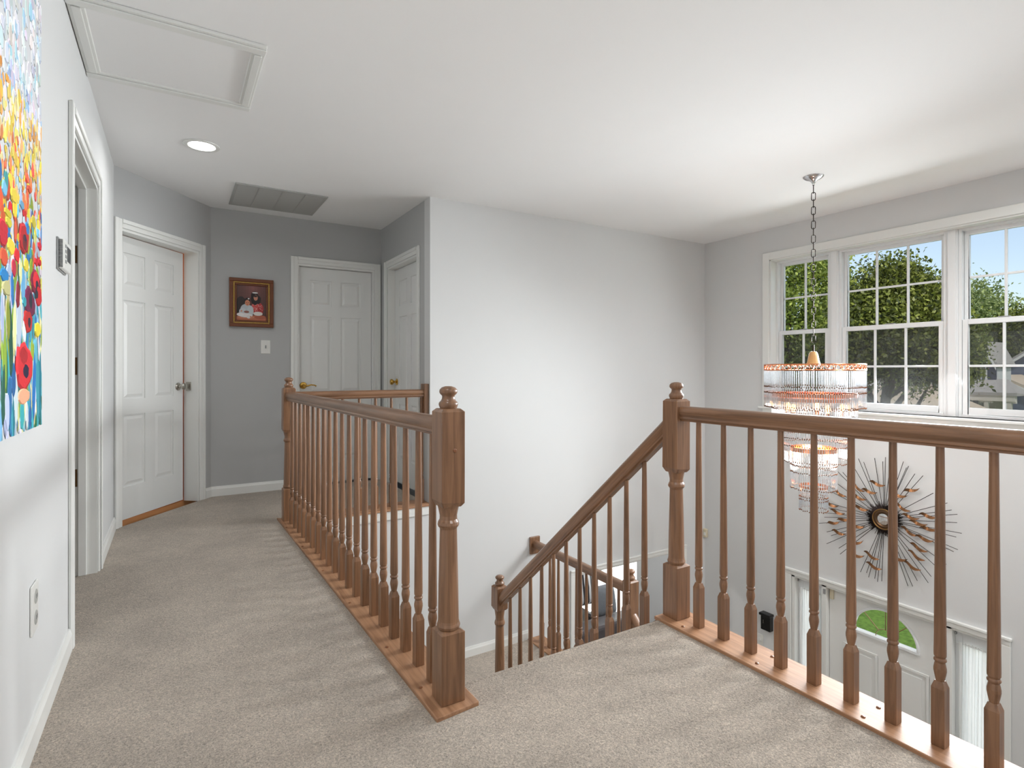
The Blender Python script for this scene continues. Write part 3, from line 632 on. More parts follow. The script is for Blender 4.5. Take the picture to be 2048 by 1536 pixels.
for z in (.358, .418):
    q = obj('receptacle', MB(Matrix.Translation((XL + .005, 2.078, z)) @ Matrix.Rotation(PI / 2, 4, 'Y')).lathe([(.0205, 0), (.0205, .002), (.018, .003)], n=20), mat('receptacle_grey', (176, 176, 172), .4), p, smooth=True)
    obj('slots', MB().box(XL + .0075, XL + .0084, 2.070, 2.073, z - .004, z + .008).box(XL + .0075, XL + .0084, 2.083, 2.086, z - .004, z + .008), DARKP, q)
sw = empty('light_switch', (.69, YB, 1.27), 'white toggle light switch plate under the framed portrait', 'switch')
obj('cover_plate', MB().box(.652, .729, YB - .006, YB - .0005, 1.210, 1.330), PLASTIC, sw, .003)
obj('toggle', MB().box(.686, .696, YB - .016, YB - .005, 1.258, 1.284), GREYP, sw, .002)
# framed portrait
fp = empty('framed_portrait', (.577, YB, 1.44), 'framed portrait of two small children in a gilded walnut frame', 'picture')
fx0, fx1, fz0, fz1 = .402, .752, 1.440, 1.858
def ring(x0, x1, z0, z1, wd, y0, y1, m, name, slope=.0):
    for bx in ((x0, x1, z0, z0 + wd), (x0, x1, z1 - wd, z1), (x0, x0 + wd, z0 + wd, z1 - wd), (x1 - wd, x1, z0 + wd, z1 - wd)):
        obj(name, MB().box(bx[0], bx[1], y0, y1, bx[2], bx[3]), m, fp, .003)
ring(fx0, fx1, fz0, fz1, .030, YB - .034, YB - .001, FRAMEWOOD, 'frame_moulding')
ring(fx0 + .030, fx1 - .030, fz0 + .030, fz1 - .030, .012, YB - .028, YB - .001, GOLDLEAF, 'gilt_liner')
ring(fx0 + .042, fx1 - .042, fz0 + .042, fz1 - .042, .016, YB - .022, YB - .001, FRAMEWOOD, 'inner_moulding')
ix0, ix1, iz0, iz1 = fx0 + .058, fx1 - .058, fz0 + .058, fz1 - .058
pr = MB()
def pq(x, z, y): return (ix0 + (ix1 - ix0) * x, y, iz0 + (iz1 - iz0) * z)
lay = [0]
def blob(cx, cz, rx, rz, col, n=14, jag=0):
    lay[0] += 1; y = YB - .010 - lay[0] * .00006; asp = (iz1 - iz0) / (ix1 - ix0)
    pr.add([pq(cx + rx * math.cos(2 * PI * i / n) * (1 + jag * random.uniform(-1, 1)), cz + rz * math.sin(2 * PI * i / n) * (1 + jag * random.uniform(-1, 1)), y) for i in range(n)], [tuple(range(n))], col)
for i in range(10):
    for j in range(10):
        g = j / 10; s_ = 1 - abs(i - 5) / 7; c = (60 + 60 * g * s_ + 20, 42 + 34 * g * s_ + 10, 40 + 34 * g * s_ + 8)
        pr.add([pq(i / 10, j / 10, YB - .010), pq((i + 1) / 10, j / 10, YB - .010), pq((i + 1) / 10, (j + 1) / 10, YB - .010), pq(i / 10, (j + 1) / 10, YB - .010)], [(0, 1, 2, 3)], c)
blob(.5, .05, .54, .10, (186, 108, 78)); blob(.3, .09, .3, .05, (200, 128, 96)); blob(.8, .1, .2, .06, (170, 90, 64)); blob(.15, .4, .2, .28, (40, 28, 28))
blob(.70, .34, .21, .20, (190, 58, 56)); blob(.62, .40, .12, .12, (205, 80, 76)); blob(.80, .30, .10, .14, (170, 44, 44))
for i in range(34): blob(.70 + random.uniform(-.17, .17), .34 + random.uniform(-.16, .16), .012, .010, (238, 190, 186), 6)
blob(.72, .20, .16, .06, (222, 214, 208)); blob(.62, .62, .15, .17, (26, 18, 20), 16, .06); blob(.60, .72, .12, .12, (24, 16, 18)); blob(.74, .60, .08, .12, (28, 18, 20), 12, .1); blob(.62, .80, .10, .02, (235, 232, 230)); 
blob(.64, .66, .07, .085, (206, 142, 116)); blob(.63, .705, .065, .03, (40, 26, 26)); blob(.615, .66, .012, .008, (30, 20, 20), 8); blob(.665, .66, .012, .008, (30, 20, 20), 8); blob(.645, .615, .022, .008, (160, 60, 58), 8)
blob(.32, .30, .20, .17, (186, 192, 198)); blob(.20, .24, .12, .11, (200, 204, 208)); blob(.46, .27, .11, .16, (196, 202, 206)); blob(.30, .14, .24, .06, (226, 222, 222)); blob(.12, .16, .12, .05, (232, 228, 228)); blob(.33, .24, .09, .035, (150, 96, 84)); blob(.40, .10, .07, .05, (220, 214, 212))
blob(.36, .56, .10, .09, (30, 20, 20), 14, .06); blob(.40, .62, .03, .018, (240, 238, 236), 8); blob(.36, .50, .085, .085, (204, 132, 102)); blob(.33, .505, .013, .009, (30, 20, 20), 8); blob(.39, .505, .013, .009, (30, 20, 20), 8); blob(.36, .455, .022, .009, (150, 60, 56), 8)
blob(.47, .10, .03, .03, (206, 140, 112)); blob(.16, .26, .03, .025, (206, 140, 112))
obj('portrait_print', pr, vcol_mat('portrait_print_ink', .45), fp, label='studio photo of two seated children, one in red, one in white')
obj('backing', MB().box(ix0 - .01, ix1 + .01, YB - .0095, YB - .002, iz0 - .01, iz1 + .01), FRAMEWOOD, fp)

# ------------------------------------------------------------------ flower canvas
cv = empty('flower_canvas', (XL, 1.6, .90), 'colourful impasto canvas of poppies and wildflowers on the hall wall', 'painting')
CY0, CY1, CZ0, CZ1, CX = .95, 2.047, .9125, 2.24, XL + .022
obj('canvas', MB().box(XL + .001, CX - .0005, CY0, CY1, CZ0, CZ1), mat('canvas_edge', (196, 208, 226), .7), cv, .002)
PAL = dict(y=(232, 208, 62), r=(212, 30, 42), d=(132, 20, 44), k=(28, 24, 52), o=(234, 92, 52), p=(206, 34, 72), m=(116, 30, 76), b=(112, 184, 216), B=(34, 112, 176), t=(60, 160, 176), T=(16, 122, 138), s=(240, 160, 126), c=(226, 220, 160), l=(186, 200, 228), g=(142, 168, 52), G=(28, 100, 80), w=(222, 226, 236))
KEY = [(1.724, 1.476, 0.033, 0.02, 'y'), (1.674, 1.402, 0.031, 0.012, 'y'), (1.67, 1.421, 0.036, 0.01, 'y'), (1.696, 1.351, 0.037, 0.021, 'y'), (1.937, 1.462, 0.031, 0.019, 'y'), (1.85, 1.333, 0.028, 0.018, 'y'), (1.861, 1.557, 0.022, 0.013, 'o'), (1.884, 1.535, 0.023, 0.01, 'o'), (1.828, 1.396, 0.06, 0.041, 'r'), (1.828, 1.386, 0.033, 0.025, 'd'), (1.833, 1.398, 0.016, 0.011, 'k'), (1.751, 1.341, 0.029, 0.018, 'r'), (1.722, 1.306, 0.023, 0.023, 'p'), (1.628, 1.368, 0.042, 0.036, 'r'), (1.633, 1.315, 0.034, 0.022, 'o'), (1.962, 1.301, 0.07, 0.037, 'd'), (1.962, 1.31, 0.051, 0.027, 'r'), (1.975, 1.296, 0.025, 0.018, 'k'), (2.015, 1.412, 0.027, 0.012, 'r'), (1.969, 1.36, 0.025, 0.012, 'r'), (2.015, 1.367, 0.021, 0.011, 'r'), (1.637, 1.469, 0.025, 0.018, 'b'), (1.801, 1.474, 0.026, 0.012, 'b'), (1.861, 1.427, 0.022, 0.018, 'B'), (1.637, 1.277, 0.042, 0.016, 'B'), (1.889, 1.241, 0.07, 0.046, 'm'), (1.895, 1.247, 0.023, 0.026, 'k'), (2.001, 1.272, 0.044, 0.033, 'r'), (1.969, 1.273, 0.025, 0.016, 'k'), (1.828, 1.238, 0.022, 0.015, 't'), (1.87, 1.192, 0.057, 0.034, 'r'), (1.878, 1.19, 0.02, 0.017, 'k'), (1.988, 1.178, 0.046, 0.021, 'y'), (1.822, 1.002, 0.07, 0.022, 's'), (1.83, 1.075, 0.103, 0.063, 'r'), (1.817, 1.102, 0.053, 0.027, 'd'), (1.842, 1.064, 0.038, 0.022, 'k'), (1.791, 1.052, 0.026, 0.009, 'w'), (1.654, 1.251, 0.039, 0.02, 'c'), (1.785, 1.305, 0.015, 0.037, 'c'), (1.76, 1.247, 0.02, 0.036, 'd'), (1.676, 1.294, 0.022, 0.016, 'l')]
STEMS = [(1.637, 1.111, 0.022, 0.099, 'g'), (1.694, 1.136, 0.022, 0.103, 'G'), (1.731, 1.167, 0.019, 0.07, 'c'), (1.775, 1.176, 0.03, 0.066, 'l'), (1.684, 0.999, 0.022, 0.068, 'B'), (1.806, 0.956, 0.026, 0.043, 't'), (1.988, 1.026, 0.026, 0.11, 't'), (1.944, 1.027, 0.024, 0.107, 'B'), (1.861, 0.952, 0.017, 0.038, 'w'), (2.021, 1.025, 0.017, 0.111, 'T'), (1.628, 1.012, 0.017, 0.077, 'G'), (1.745, 0.996, 0.024, 0.071, 'w'), (1.663, 0.977, 0.022, 0.051, 'l'), (1.766, 0.958, 0.01, 0.042, 'c'), (1.895, 0.946, 0.023, 0.033, 'B'), (1.919, 1.119, 0.018, 0.039, 'g'), (1.833, 1.167, 0.022, 0.037, 'w'), (1.722, 1.044, 0.023, 0.047, 'B'), (1.775, 1.285, 0.015, 0.049, 'G'), (1.708, 1.258, 0.014, 0.046, 'B'), (1.907, 1.323, 0.023, 0.039, 'g'), (1.817, 1.279, 0.026, 0.05, 'b'), (1.671, 1.18, 0.018, 0.056, 'g'), (1.62, 1.177, 0.017, 0.066, 'l'), (1.969, 1.115, 0.025, 0.041, 'b')]
pm = MB(); LAY = [0]
def stroke(y, z, ry, rz, col, thick=.0012, tilt=0.0, n=10):
    LAY[0] += 1; x0 = CX + min(LAY[0], 6000) * 6e-7; j = random.uniform(.88, 1.1)
    c = tuple(max(0, min(255, q * j + random.uniform(-8, 8))) for q in col)
    P1, P2 = [], []
    for i in range(n):
        a = 2 * PI * i / n; k = random.uniform(.85, 1.1)
        dy, dz = ry * math.cos(a) * k, rz * math.sin(a) * k
        yy = min(max(y + dy + tilt * dz, CY0), CY1); zz = min(max(z + dz, CZ0), CZ1); P1.append((x0, yy, zz)); P2.append((x0 + thick, min(max(y + .82 * dy + tilt * dz, CY0), CY1), min(max(z + .82 * dz, CZ0), CZ1)))
    hi = tuple(min(255, q * 1.12 + 8) for q in c); lo2 = tuple(q * .8 for q in c)
    o = len(pm.v); pm.add(P1 + P2, [tuple(range(n, 2 * n))], c)
    pm.f += [[o + i, o + (i + 1) % n, o + n + (i + 1) % n, o + n + i] for i in range(n)]; pm.c += [hi if math.sin(2 * PI * i / n) > 0 else lo2 for i in range(n)]
bands = [(1.72, 2.24, ['w', 'w', 'w', (214, 226, 236), (196, 218, 232), (168, 204, 228), (232, 224, 222), (214, 214, 230), (226, 230, 236)], 520, .016, .024),
         (1.66, 1.78, [(150, 186, 222), (206, 206, 230), (228, 222, 232), (190, 196, 226), 'w'], 110, .014, .018),
         (1.58, 1.74, [(240, 216, 110), (236, 200, 70), (238, 226, 150), (232, 222, 214), (230, 160, 70)], 260, .014, .020),
         (1.46, 1.62, [(236, 206, 80), (230, 130, 70), (226, 84, 66), (236, 180, 120), (170, 190, 205), 'y', (224, 206, 150)], 240, .014, .018),
         (1.26, 1.50, ['b', 'l', 'y', 'o', 'B', 'g', (176, 186, 120), 't', 'w', 'r', (150, 90, 60)], 220, .018, .026),
         (.9125, 1.30, ['t', 'B', 'g', 'G', 'l', 'c', 'b', 'w', 'T', 'l'], 240, .014, .07)]
pm.add([(CX, CY0, CZ0), (CX, CY1, CZ0), (CX, CY1, CZ1), (CX, CY0, CZ1)], [(0, 1, 2, 3)], (214, 216, 220))
for z0, z1, pal, n, ry, rz in bands:
    for i in range(int(n * 1.5)):
        c = random.choice(pal); c = PAL[c] if isinstance(c, str) else c
        stroke(random.uniform(CY0, CY1), random.uniform(z0, z1), ry * random.uniform(.5, 1.4), rz * random.uniform(.5, 1.4), c, .0008, random.uniform(-.2, .2), 8)
for y, z, ry, rz, c in STEMS: stroke(y, z, ry, rz, PAL[c], .0012, random.uniform(-.1, .1), 14)
for dy in (-.46, ):
    for y, z, ry, rz, c in STEMS + KEY: stroke(y + dy, z + .03, ry, rz, PAL[c])
for y, z, ry, rz, c in KEY:
    col = PAL[c]
    if c == 'w' and ry < .03: continue
    if c == 'd' and .04 < ry < .06: col = (178, 22, 38)
    stroke(y, z, ry, rz, col, .002, 0, 16)
    if ry > .02:
        for k in range(7):
            f_ = random.choice((.72, .85, 1.15, 1.35)); a = random.uniform(0, 2 * PI); q = random.uniform(.3, .75)
            stroke(y + ry * q * math.cos(a), z + rz * q * math.sin(a), ry * .13, rz * .30, tuple(min(255, e * f_ + (20 if f_ > 1.2 else 0)) for e in col), .0006, random.uniform(-.4, .4), 7)
obj('paint_strokes', pm, vcol_mat('impasto_paint', .6, .5), cv, kind='stuff', label='thick palette-knife strokes of flowers')

# ------------------------------------------------------------------ chandelier
CXc, CYc = 3.885, 2.285
ch = empty('chandelier', (CXc, CYc, ZC), 'tiered crystal rod chandelier with copper bands hanging in the foyer', 'chandelier')
obj('ceiling_canopy', MB().lathe([(.0, -.045), (.012, -.045), (.016, -.038), (.022, -.030), (.050, -.018), (.066, -.006), (.068, -.0005)], CXc, CYc, ZC, 28, cap=False), CHROME, ch, smooth=True)
chain = obj('hook_loop', MB().tube([(CXc + .010 * math.cos(a), CYc, ZC - .055 + .012 * math.sin(a)) for a in [2 * PI * i / 12 for i in range(12)]], .0025, 6, True), CHROME, ch, smooth=True)
def link_mesh(flip):
    pts = []
    for i in range(20):
        a = 2 * PI * i / 20; x = .0125 * math.cos(a); z = .012 * math.sin(a) + (.017 if math.sin(a) > 0 else -.017)
        pts.append((x, 0, z) if not flip else (0, x, z))
    return mesh_of('chain_link', MB().tube(pts, .0028, 6, True), DARKMETAL, smooth=True)
LK = [link_mesh(False), link_mesh(True)]
zl = ZC - .09; i = 0
while zl > 1.24:
    inst('chain_link', LK[i % 2], (CXc, CYc, zl), chain, rz=.55); zl -= .0505; i += 1
obj('stem', MB().tube([(CXc, CYc, 1.245), (CXc, CYc, 1.13)], .006, 10), DARKMETAL, ch, smooth=True)
obj('bell_cap', MB().lathe([(.0, 1.20), (.018, 1.198), (.027, 1.185), (.033, 1.16), (.038, 1.13), (.046, 1.108), (.048, 1.10)], CXc, CYc, 0, 24, cap=False), CREAMCAP, ch, smooth=True)
tiers = [(.318, 1.110, 1.062, [(1.060, .955), (.945, .915), (.905, .815)]), (.268, .905, .880, [(.878, .80), (.79, .740)]), (.229, .870, .845, [(.84, .60), (.585, .545), (.53, .435)]), (.146, .520, .490, [(.488, .40), (.385, .35), (.34, .235)]), (.090, .250, .232, [(.23, .175), (.165, .155), (.145, .080)])]
bead = MB()
for r, zt, zb, segs in tiers:
    bd = MB(); n = 48
    vs = []; 
    for rr in (r + .003, r - .003):
        for z in (zb, zt):
            vs += [(CXc + rr * math.cos(2 * PI * j / n), CYc + rr * math.sin(2 * PI * j / n), z) for j in range(n)]
    fs = []
    for j in range(n):
        k = (j + 1) % n; fs += [(j, k, n + k, n + j), (2 * n + j, 3 * n + j, 3 * n + k, 2 * n + k), (j, 2 * n + j, 2 * n + k, k), (n + j, n + k, 3 * n + k, 3 * n + j)]
    if r > .3:      # pierced band: two thin rails with oval links between
        bd2 = MB()
        for z in (zb + .004, zt - .004): bd2.tube([(CXc + r * math.cos(2 * PI * j / 48), CYc + r * math.sin(2 * PI * j / 48), z) for j in range(48)], .004, 6, True)
        for j in range(44):
            a = 2 * PI * j / 44; ca, sa = math.cos(a), math.sin(a)
            bd2.tube([(CXc + r * ca - sa * .017 * math.cos(q), CYc + r * sa + ca * .017 * math.cos(q), (zb + zt) / 2 + .02 * math.sin(q)) for q in [2 * PI * e / 10 for e in range(10)]], .0032, 5, True)
        obj('copper_band', bd2, ROSEGOLD, ch, smooth=True)
        hubs = MB()
        for q in range(3):
            a = PI * q / 3; hubs.tube([(CXc - r * math.cos(a), CYc - r * math.sin(a), zb + .006), (CXc + r * math.cos(a), CYc + r * math.sin(a), zb + .006)], .005, 6)
        obj('spokes', hubs, ROSEGOLD, ch, smooth=True)
    else:
        bd.add(vs, fs); obj('copper_band', bd, ROSEGOLD, ch)
    nr = int(2 * PI * r / .0150); fr = MB(); bds = MB()
    for (z1, z0) in segs:
        for j in range(nr):
            a = 2 * PI * j / nr; x, y = CXc + r * math.cos(a), CYc + r * math.sin(a); d = .0026; jz = random.uniform(-.004, .004)
            fr.add([(x - d, y - d, z0 + jz), (x + d, y - d, z0 + jz), (x + d, y + d, z0 + jz), (x - d, y + d, z0 + jz), (x - d, y - d, z1), (x + d, y - d, z1), (x + d, y + d, z1), (x - d, y + d, z1)], [(0, 3, 2, 1), (4, 5, 6, 7), (0, 1, 5, 4), (1, 2, 6, 5), (2, 3, 7, 6), (3, 0, 4, 7)])
            zz = z0 + jz - .005; e = .0058
            bds.add([(x, y, zz + e), (x + e, y, zz), (x, y + e, zz), (x - e, y, zz), (x, y - e, zz), (x, y, zz - e)], [(0, 1, 2), (0, 2, 3), (0, 3, 4), (0, 4, 1), (5, 2, 1), (5, 3, 2), (5, 4, 3), (5, 1, 4)])
    obj('crystal_rods', fr, CRYSTAL, ch, kind='stuff', label='ring of clear crystal rods')
    obj('copper_beads', bds, BEAD, ch, kind='stuff', label='ring of small copper beads')
obj('center_column', MB().tube([(CXc, CYc, 1.10), (CXc, CYc, .25)], .005, 10), CHROME, ch, smooth=True)
BULB = emit_mat('warm_bulb', (255, 180, 110), 7)
for (r, z, n) in ((.18, .80, 5), (.10, .47, 3), (.0, .22, 1)):
    for j in range(n):
        a = 2 * PI * j / n + .4; x, y = CXc + r * math.cos(a), CYc + r * math.sin(a)
        obj('bulb', MB().ball((x, y, z), .016, .016, .030, 10, 8), BULB, ch, smooth=True)
        obj('bulb_socket', MB().lathe([(.012, -.06), (.013, -.03), (.014, -.028)], x, y, z, 12), ROSEGOLD, ch, smooth=True)
for z, e in ((.72, 3.6), (.42, 5.0)):
    l = bpy.data.lights.new('chandelier_glow', 'POINT'); l.energy = e; l.color = (1, .93, .85); l.shadow_soft_size = .10
    o = bpy.data.objects.new('chandelier_glow', l); COL.objects.link(o); o.location = (CXc, CYc, z)

# ------------------------------------------------------------------ sunburst
sbx, sby, sbz = XW - .02, 2.308, -.14
sn = empty('sunburst', (sbx, sby, sbz), 'dark wire sunburst with copper leaves and round mirror above the front door', 'wall art')
LEAVES = [(0.049, 0.282), (0.199, 0.228), (0.11, 0.209), (0.192, 0.146), (0.351, 0.152), (0.173, 0.055), (0.42, 0.036), (0.367, -0.018), (0.315, -0.072), (0.404, -0.121), (0.203, -0.102), (0.355, -0.191), (0.207, -0.246), (0.207, -0.349), (0.092, -0.317), (0.074, -0.397), (-0.197, 0.273), (-0.111, 0.216), (-0.134, 0.128), (-0.191, 0.066), (-0.312, 0.1), (-0.245, 0.03), (-0.315, 0.003), (-0.184, -0.05), (-0.287, -0.079), (-0.249, -0.158), (-0.233, -0.225), (-0.111, -0.286), (-0.204, -0.314)]
RAYS = [(0.196, 0.463), (0.151, 0.442), (0.074, 0.484), (0.013, 0.465), (-0.011, 0.503), (0.23, 0.387), (0.375, 0.328), (0.327, 0.328), (0.404, 0.246), (0.432, 0.179), (0.478, 0.158), (0.478, 0.045), (0.494, -0.054), (0.482, -0.093), (0.533, -0.159), (0.461, -0.217), (0.424, -0.241), (0.461, -0.321), (0.363, -0.336), (0.347, -0.381), (0.181, -0.484), (0.136, -0.478), (0.118, -0.508), (0.074, -0.506), (0.045, -0.52), (0.013, -0.505), (-0.144, 0.487), (-0.164, 0.442), (-0.177, 0.455), (-0.22, 0.402), (-0.274, 0.396), (-0.34, 0.274), (-0.43, 0.218), (-0.463, 0.175), (-0.492, 0.147), (-0.489, 0.085), (-0.52, 0.015), (-0.489, -0.019), (-0.5, -0.108), (-0.471, -0.133), (-0.424, -0.241), (-0.418, -0.313), (-0.327, -0.363), (-0.309, -0.416), (-0.233, -0.426), (-0.207, -0.475), (-0.177, -0.481), (0.465, -0.006), (-0.046, 0.466), (-0.074, 0.417)]
for (dy, dz) in RAYS:
    obj('ray', MB().tube([(sbx - .012, sby + dy * .1, sbz + dz * .1), (sbx - .004 - random.uniform(0, .02), sby + dy, sbz + dz)], .0022, 5), DARKWIRE, sn)
sp = MB()
for i in range(190):
    a = 2 * PI * i / 190; L_ = random.uniform(.10, .15); sp.tube([(sbx - .02, sby + .05 * math.cos(a), sbz + .05 * math.sin(a)), (sbx - .015, sby + L_ * math.cos(a), sbz + L_ * math.sin(a))], [.0032, .0018], 4)
obj('spike_collar', sp, DARKWIRE, sn, kind='stuff')
MX = Matrix.Translation((sbx, sby, sbz)) @ Matrix.Rotation(-PI / 2, 4, 'Y')
obj('hub', MB(MX).lathe([(.085, .0), (.085, .012), (.078, .024), (.060, .028), (.048, .022), (.044, .018)], n=32), mat('hub_bronze', (92, 70, 50), .4, .5, .8), sn, smooth=True)
obj('hub_rim', MB(MX).tube([(.080 * math.cos(2 * PI * j / 40), .080 * math.sin(2 * PI * j / 40), .026) for j in range(40)], .005, 6, True), mat('old_gold', (160, 124, 78), .35, .5, .9), sn, smooth=True)
obj('mirror', MB(MX).lathe([(.046, .018), (.044, .026), (.0, .030)], n=32), MIRROR, sn, smooth=True)
for i, (dy, dz) in enumerate(LEAVES):
    lb_ = MB(); L_ = .062; R2 = math.hypot(dy, dz); tilt = random.uniform(-.3, .3) + (.5 * (dz / R2) * (-1 if dy < 0 else 1) if abs(dy) > .15 else 0)
    top, bot = [], []
    for k in range(9):
        q = -1 + k / 4; wdt = .016 * (1 - abs(q) ** 2.2) + .003; cy_ = q * L_; cz_ = .012 * math.sin(q * PI * .9) 
        yy, zz = cy_ * math.cos(tilt) - cz_ * math.sin(tilt), cy_ * math.sin(tilt) + cz_ * math.cos(tilt)
        xx = sbx - .03 - .012 * math.cos(q * 3)
        top.append((xx, sby + dy + yy, sbz + dz + zz + wdt * .6)); bot.append((xx - .008, sby + dy + yy, sbz + dz + zz - wdt * .6))
    vs = top + bot + [(x + .0025, y, z) for x, y, z in top + bot]
    fs = []
    for k in range(8): fs += [(k, k + 1, 9 + k + 1, 9 + k), (18 + k, 27 + k, 27 + k + 1, 18 + k + 1), (k, 18 + k, 18 + k + 1, k + 1), (9 + k, 9 + k + 1, 27 + k + 1, 27 + k)]
    fs += [(0, 9, 27, 18), (8, 26, 35, 17)]
    lb_.add(vs, fs); obj('leaf', lb_, COPPER, sn, smooth=True)

# ------------------------------------------------------------------ front door
fd = empty('door_5', (XW, 2.35, ZG), 'white front door with half-round fanlight between curtained sidelights', 'door', kind='structure')
XD = XW + .05
b = MB(); b.box(XW - .016, XW - .0005, 3.12, 3.185, ZG, -.845); obj('casing', b, TRIM, fd, .004)
b = MB(); b.box(XW - .016, XW - .0005, 1.515, 1.58, ZG, -.845); obj('casing', b, TRIM, fd, .004)
b = MB(); b.box(XW - .016, XW - .0005, 1.515, 3.185, -.845, -.787); b.box(XW - .028, XW - .0005, 1.508, 3.192, -.805, -.785); obj('casing', b, TRIM, fd, .004)
DL0, DL1 = 1.905, 2.793
b = MB()
for y0, y1 in ((DL1 + .003, DL1 + .045), (DL0 - .045, DL0 - .003), (3.09, 3.12), (1.58, 1.61)): b.box(XW, XW + .12, y0, y1, ZG, -.845)
b.box(XW, XW + .12, 1.58, 3.12, -.865, -.845); obj('jamb', b, TRIM, fd, .003)
# leaf with a half-round hole: outline + fan arch
fcy, fz, fr_ = 2.345, -1.150, .245
lf = MB(); n = 28
arc = [(fcy + fr_ * math.cos(PI * i / n), fz + fr_ * .98 * math.sin(PI * i / n)) for i in range(n + 1)]
y0, y1, z0, z1 = DL0, DL1, ZG + .02, -.868
for x in (XD, XD + .044):
    base = len(lf.v); vs = [(x, y, z) for y, z in arc] + [(x, y1, z1), (x, y0, z1), (x, y0, fz), (x, y1, fz), (x, y0, z0), (x, y1, z0)]
    k = n + 1
    # fan of faces above the arc
    fs = []
    for i in range(n): fs.append((i, i + 1, k if i < n // 2 else k + 1))
    fs += [(n // 2, k + 1, k), (k, k + 3, 0), (k + 1, n, k + 2), (k + 2, n, 0, k + 3, k + 5, k + 4)]
    lf.add(vs, fs)
m_ = n + 7
for i in range(n): lf.f.append([i, i + 1, m_ + i + 1, m_ + i])
lf.f.append([0, n, m_ + n, m_])
leafo = obj('door_leaf', lf, DOORW, fd)
lt = MB(); lt.tube([(XD - .002, y, z) for y, z in arc], .011, 8); lt.box(XD - .012, XD + .002, fcy - fr_ - .012, fcy + fr_ + .012, fz - .022, fz - .002)
obj('fanlight_trim', lt, VINYL, leafo, smooth=True)
gl = MB(); gl.add([(XD + .02, y, z) for y, z in arc] + [(XD + .024, y, z) for y, z in arc], [tuple(range(n + 1)), tuple(range(n + 1, 2 * n + 2))[::-1]]); obj('fanlight_pane', gl, GLASS, leafo)
CAME = mat('lead_came', (150, 128, 90), .35, .5, .8)
cm = MB()
for a in (45, 90, 135): cm.tube([(XD + .018, fcy + .07 * math.cos(math.radians(a)), fz + .07 * math.sin(math.radians(a))), (XD + .018, fcy + fr_ * math.cos(math.radians(a)), fz + fr_ * .98 * math.sin(math.radians(a)))], .004, 6)
cm.tube([(XD + .018, fcy + .075 * math.cos(PI * i / 12), fz + .075 * math.sin(PI * i / 12)) for i in range(13)], .003, 6); obj('fanlight_came', cm, CAME, leafo, smooth=True)
for ya, yb in ((fcy + .05, DL1 - .12), (DL0 + .12, fcy - .05)):
    for za, zb in ((-1.85, -1.30), (-2.55, -1.98)):
        ring_ = MB(); 
        for bx in ((ya, yb, za, za + .02), (ya, yb, zb - .02, zb), (ya, ya + .02, za + .02, zb - .02), (yb - .02, yb, za + .02, zb - .02)): ring_.box(XD - .008, XD, bx[0], bx[1], bx[2], bx[3])
        ring_.box(XD - .005, XD, ya + .05, yb - .05, za + .05, zb - .05)
        obj('door_panel', ring_, DOORW, leafo, .003)
gb = MB(); gb.box(XD + .012, XD + .040, DL0 - .003, DL1 + .003, -.868, -.866); gb.box(XD + .012, XD + .04, DL1, DL1 + .003, ZG + .02, -.866); obj('weatherstrip', gb, mat('gasket', (40, 40, 40), .6), fd)
sm = mat('sensor_beige', (214, 204, 178), .45)
obj('door_sensor', MB().box(XD - .022, XD - .0005, 2.752, 2.782, -.962, -.872), sm, fd, .003); obj('door_sensor', MB().box(XW - .006, XW - .0002, 2.800, 2.822, -.925, -.880), GREYP, fd, .002)
def curtain(ya, yb, za, zb, x, label):
    c = MB(); n, m = 60, 12; vs = []
    for j in range(m + 1):
        for i in range(n + 1):
            u_ = i / n; amp = .008 * (1 - .3 * math.sin(PI * j / m)); 
            vs.append((x + amp * math.sin(u_ * 2 * PI * 7 + .6 * math.sin(j * .7)) + .004 * math.sin(u_ * 2 * PI * 17 + 1), ya + (yb - ya) * u_ + .004 * math.sin(j * .5 + i), za + (zb - za) * j / m))
    c.add(vs, [(j * (n + 1) + i, j * (n + 1) + i + 1, (j + 1) * (n + 1) + i + 1, (j + 1) * (n + 1) + i) for j in range(m) for i in range(n)])
    e = empty('curtain', (x, (ya + yb) / 2, za), label, 'curtain', 'sidelight curtains')
    obj('fabric', c, SHEER, e, smooth=True); obj('curtain_rod', MB().tube([(x, ya - .02, zb - .012), (x, yb + .02, zb - .012)], .004, 8), VINYL, e, smooth=True)
    for y in (ya - .022, yb + .022): obj('rod_bracket', MB().box(x - .004, x + .012, y - .004, y + .004, zb + .045, zb + .062), GREYP, e, .001)
for (ya, yb, lab) in ((2.838, 3.09, 'left'), (1.61, 1.86, 'right')):
    fb = MB(); fb.box(XW + .06, XW + .10, ya, ya + .045, ZG, -.865); fb.box(XW + .06, XW + .10, yb - .045, yb, ZG, -.865); fb.box(XW + .06, XW + .10, ya + .045, yb - .045, -.965, -.865); fb.box(XW + .06, XW + .10, ya + .045, yb - .045, ZG, ZG + .3)
    obj('sidelight_frame', fb, VINYL, fd, .003); obj('sidelight_pane', MB().box(XW + .08, XW + .084, ya + .045, yb - .045, ZG + .3, -.965), GLASS, fd)
    curtain(ya + .03, yb - .03, ZG + .25, -.95, XW + .042, 'white sheer curtain over the %s sidelight of the front door' % lab)
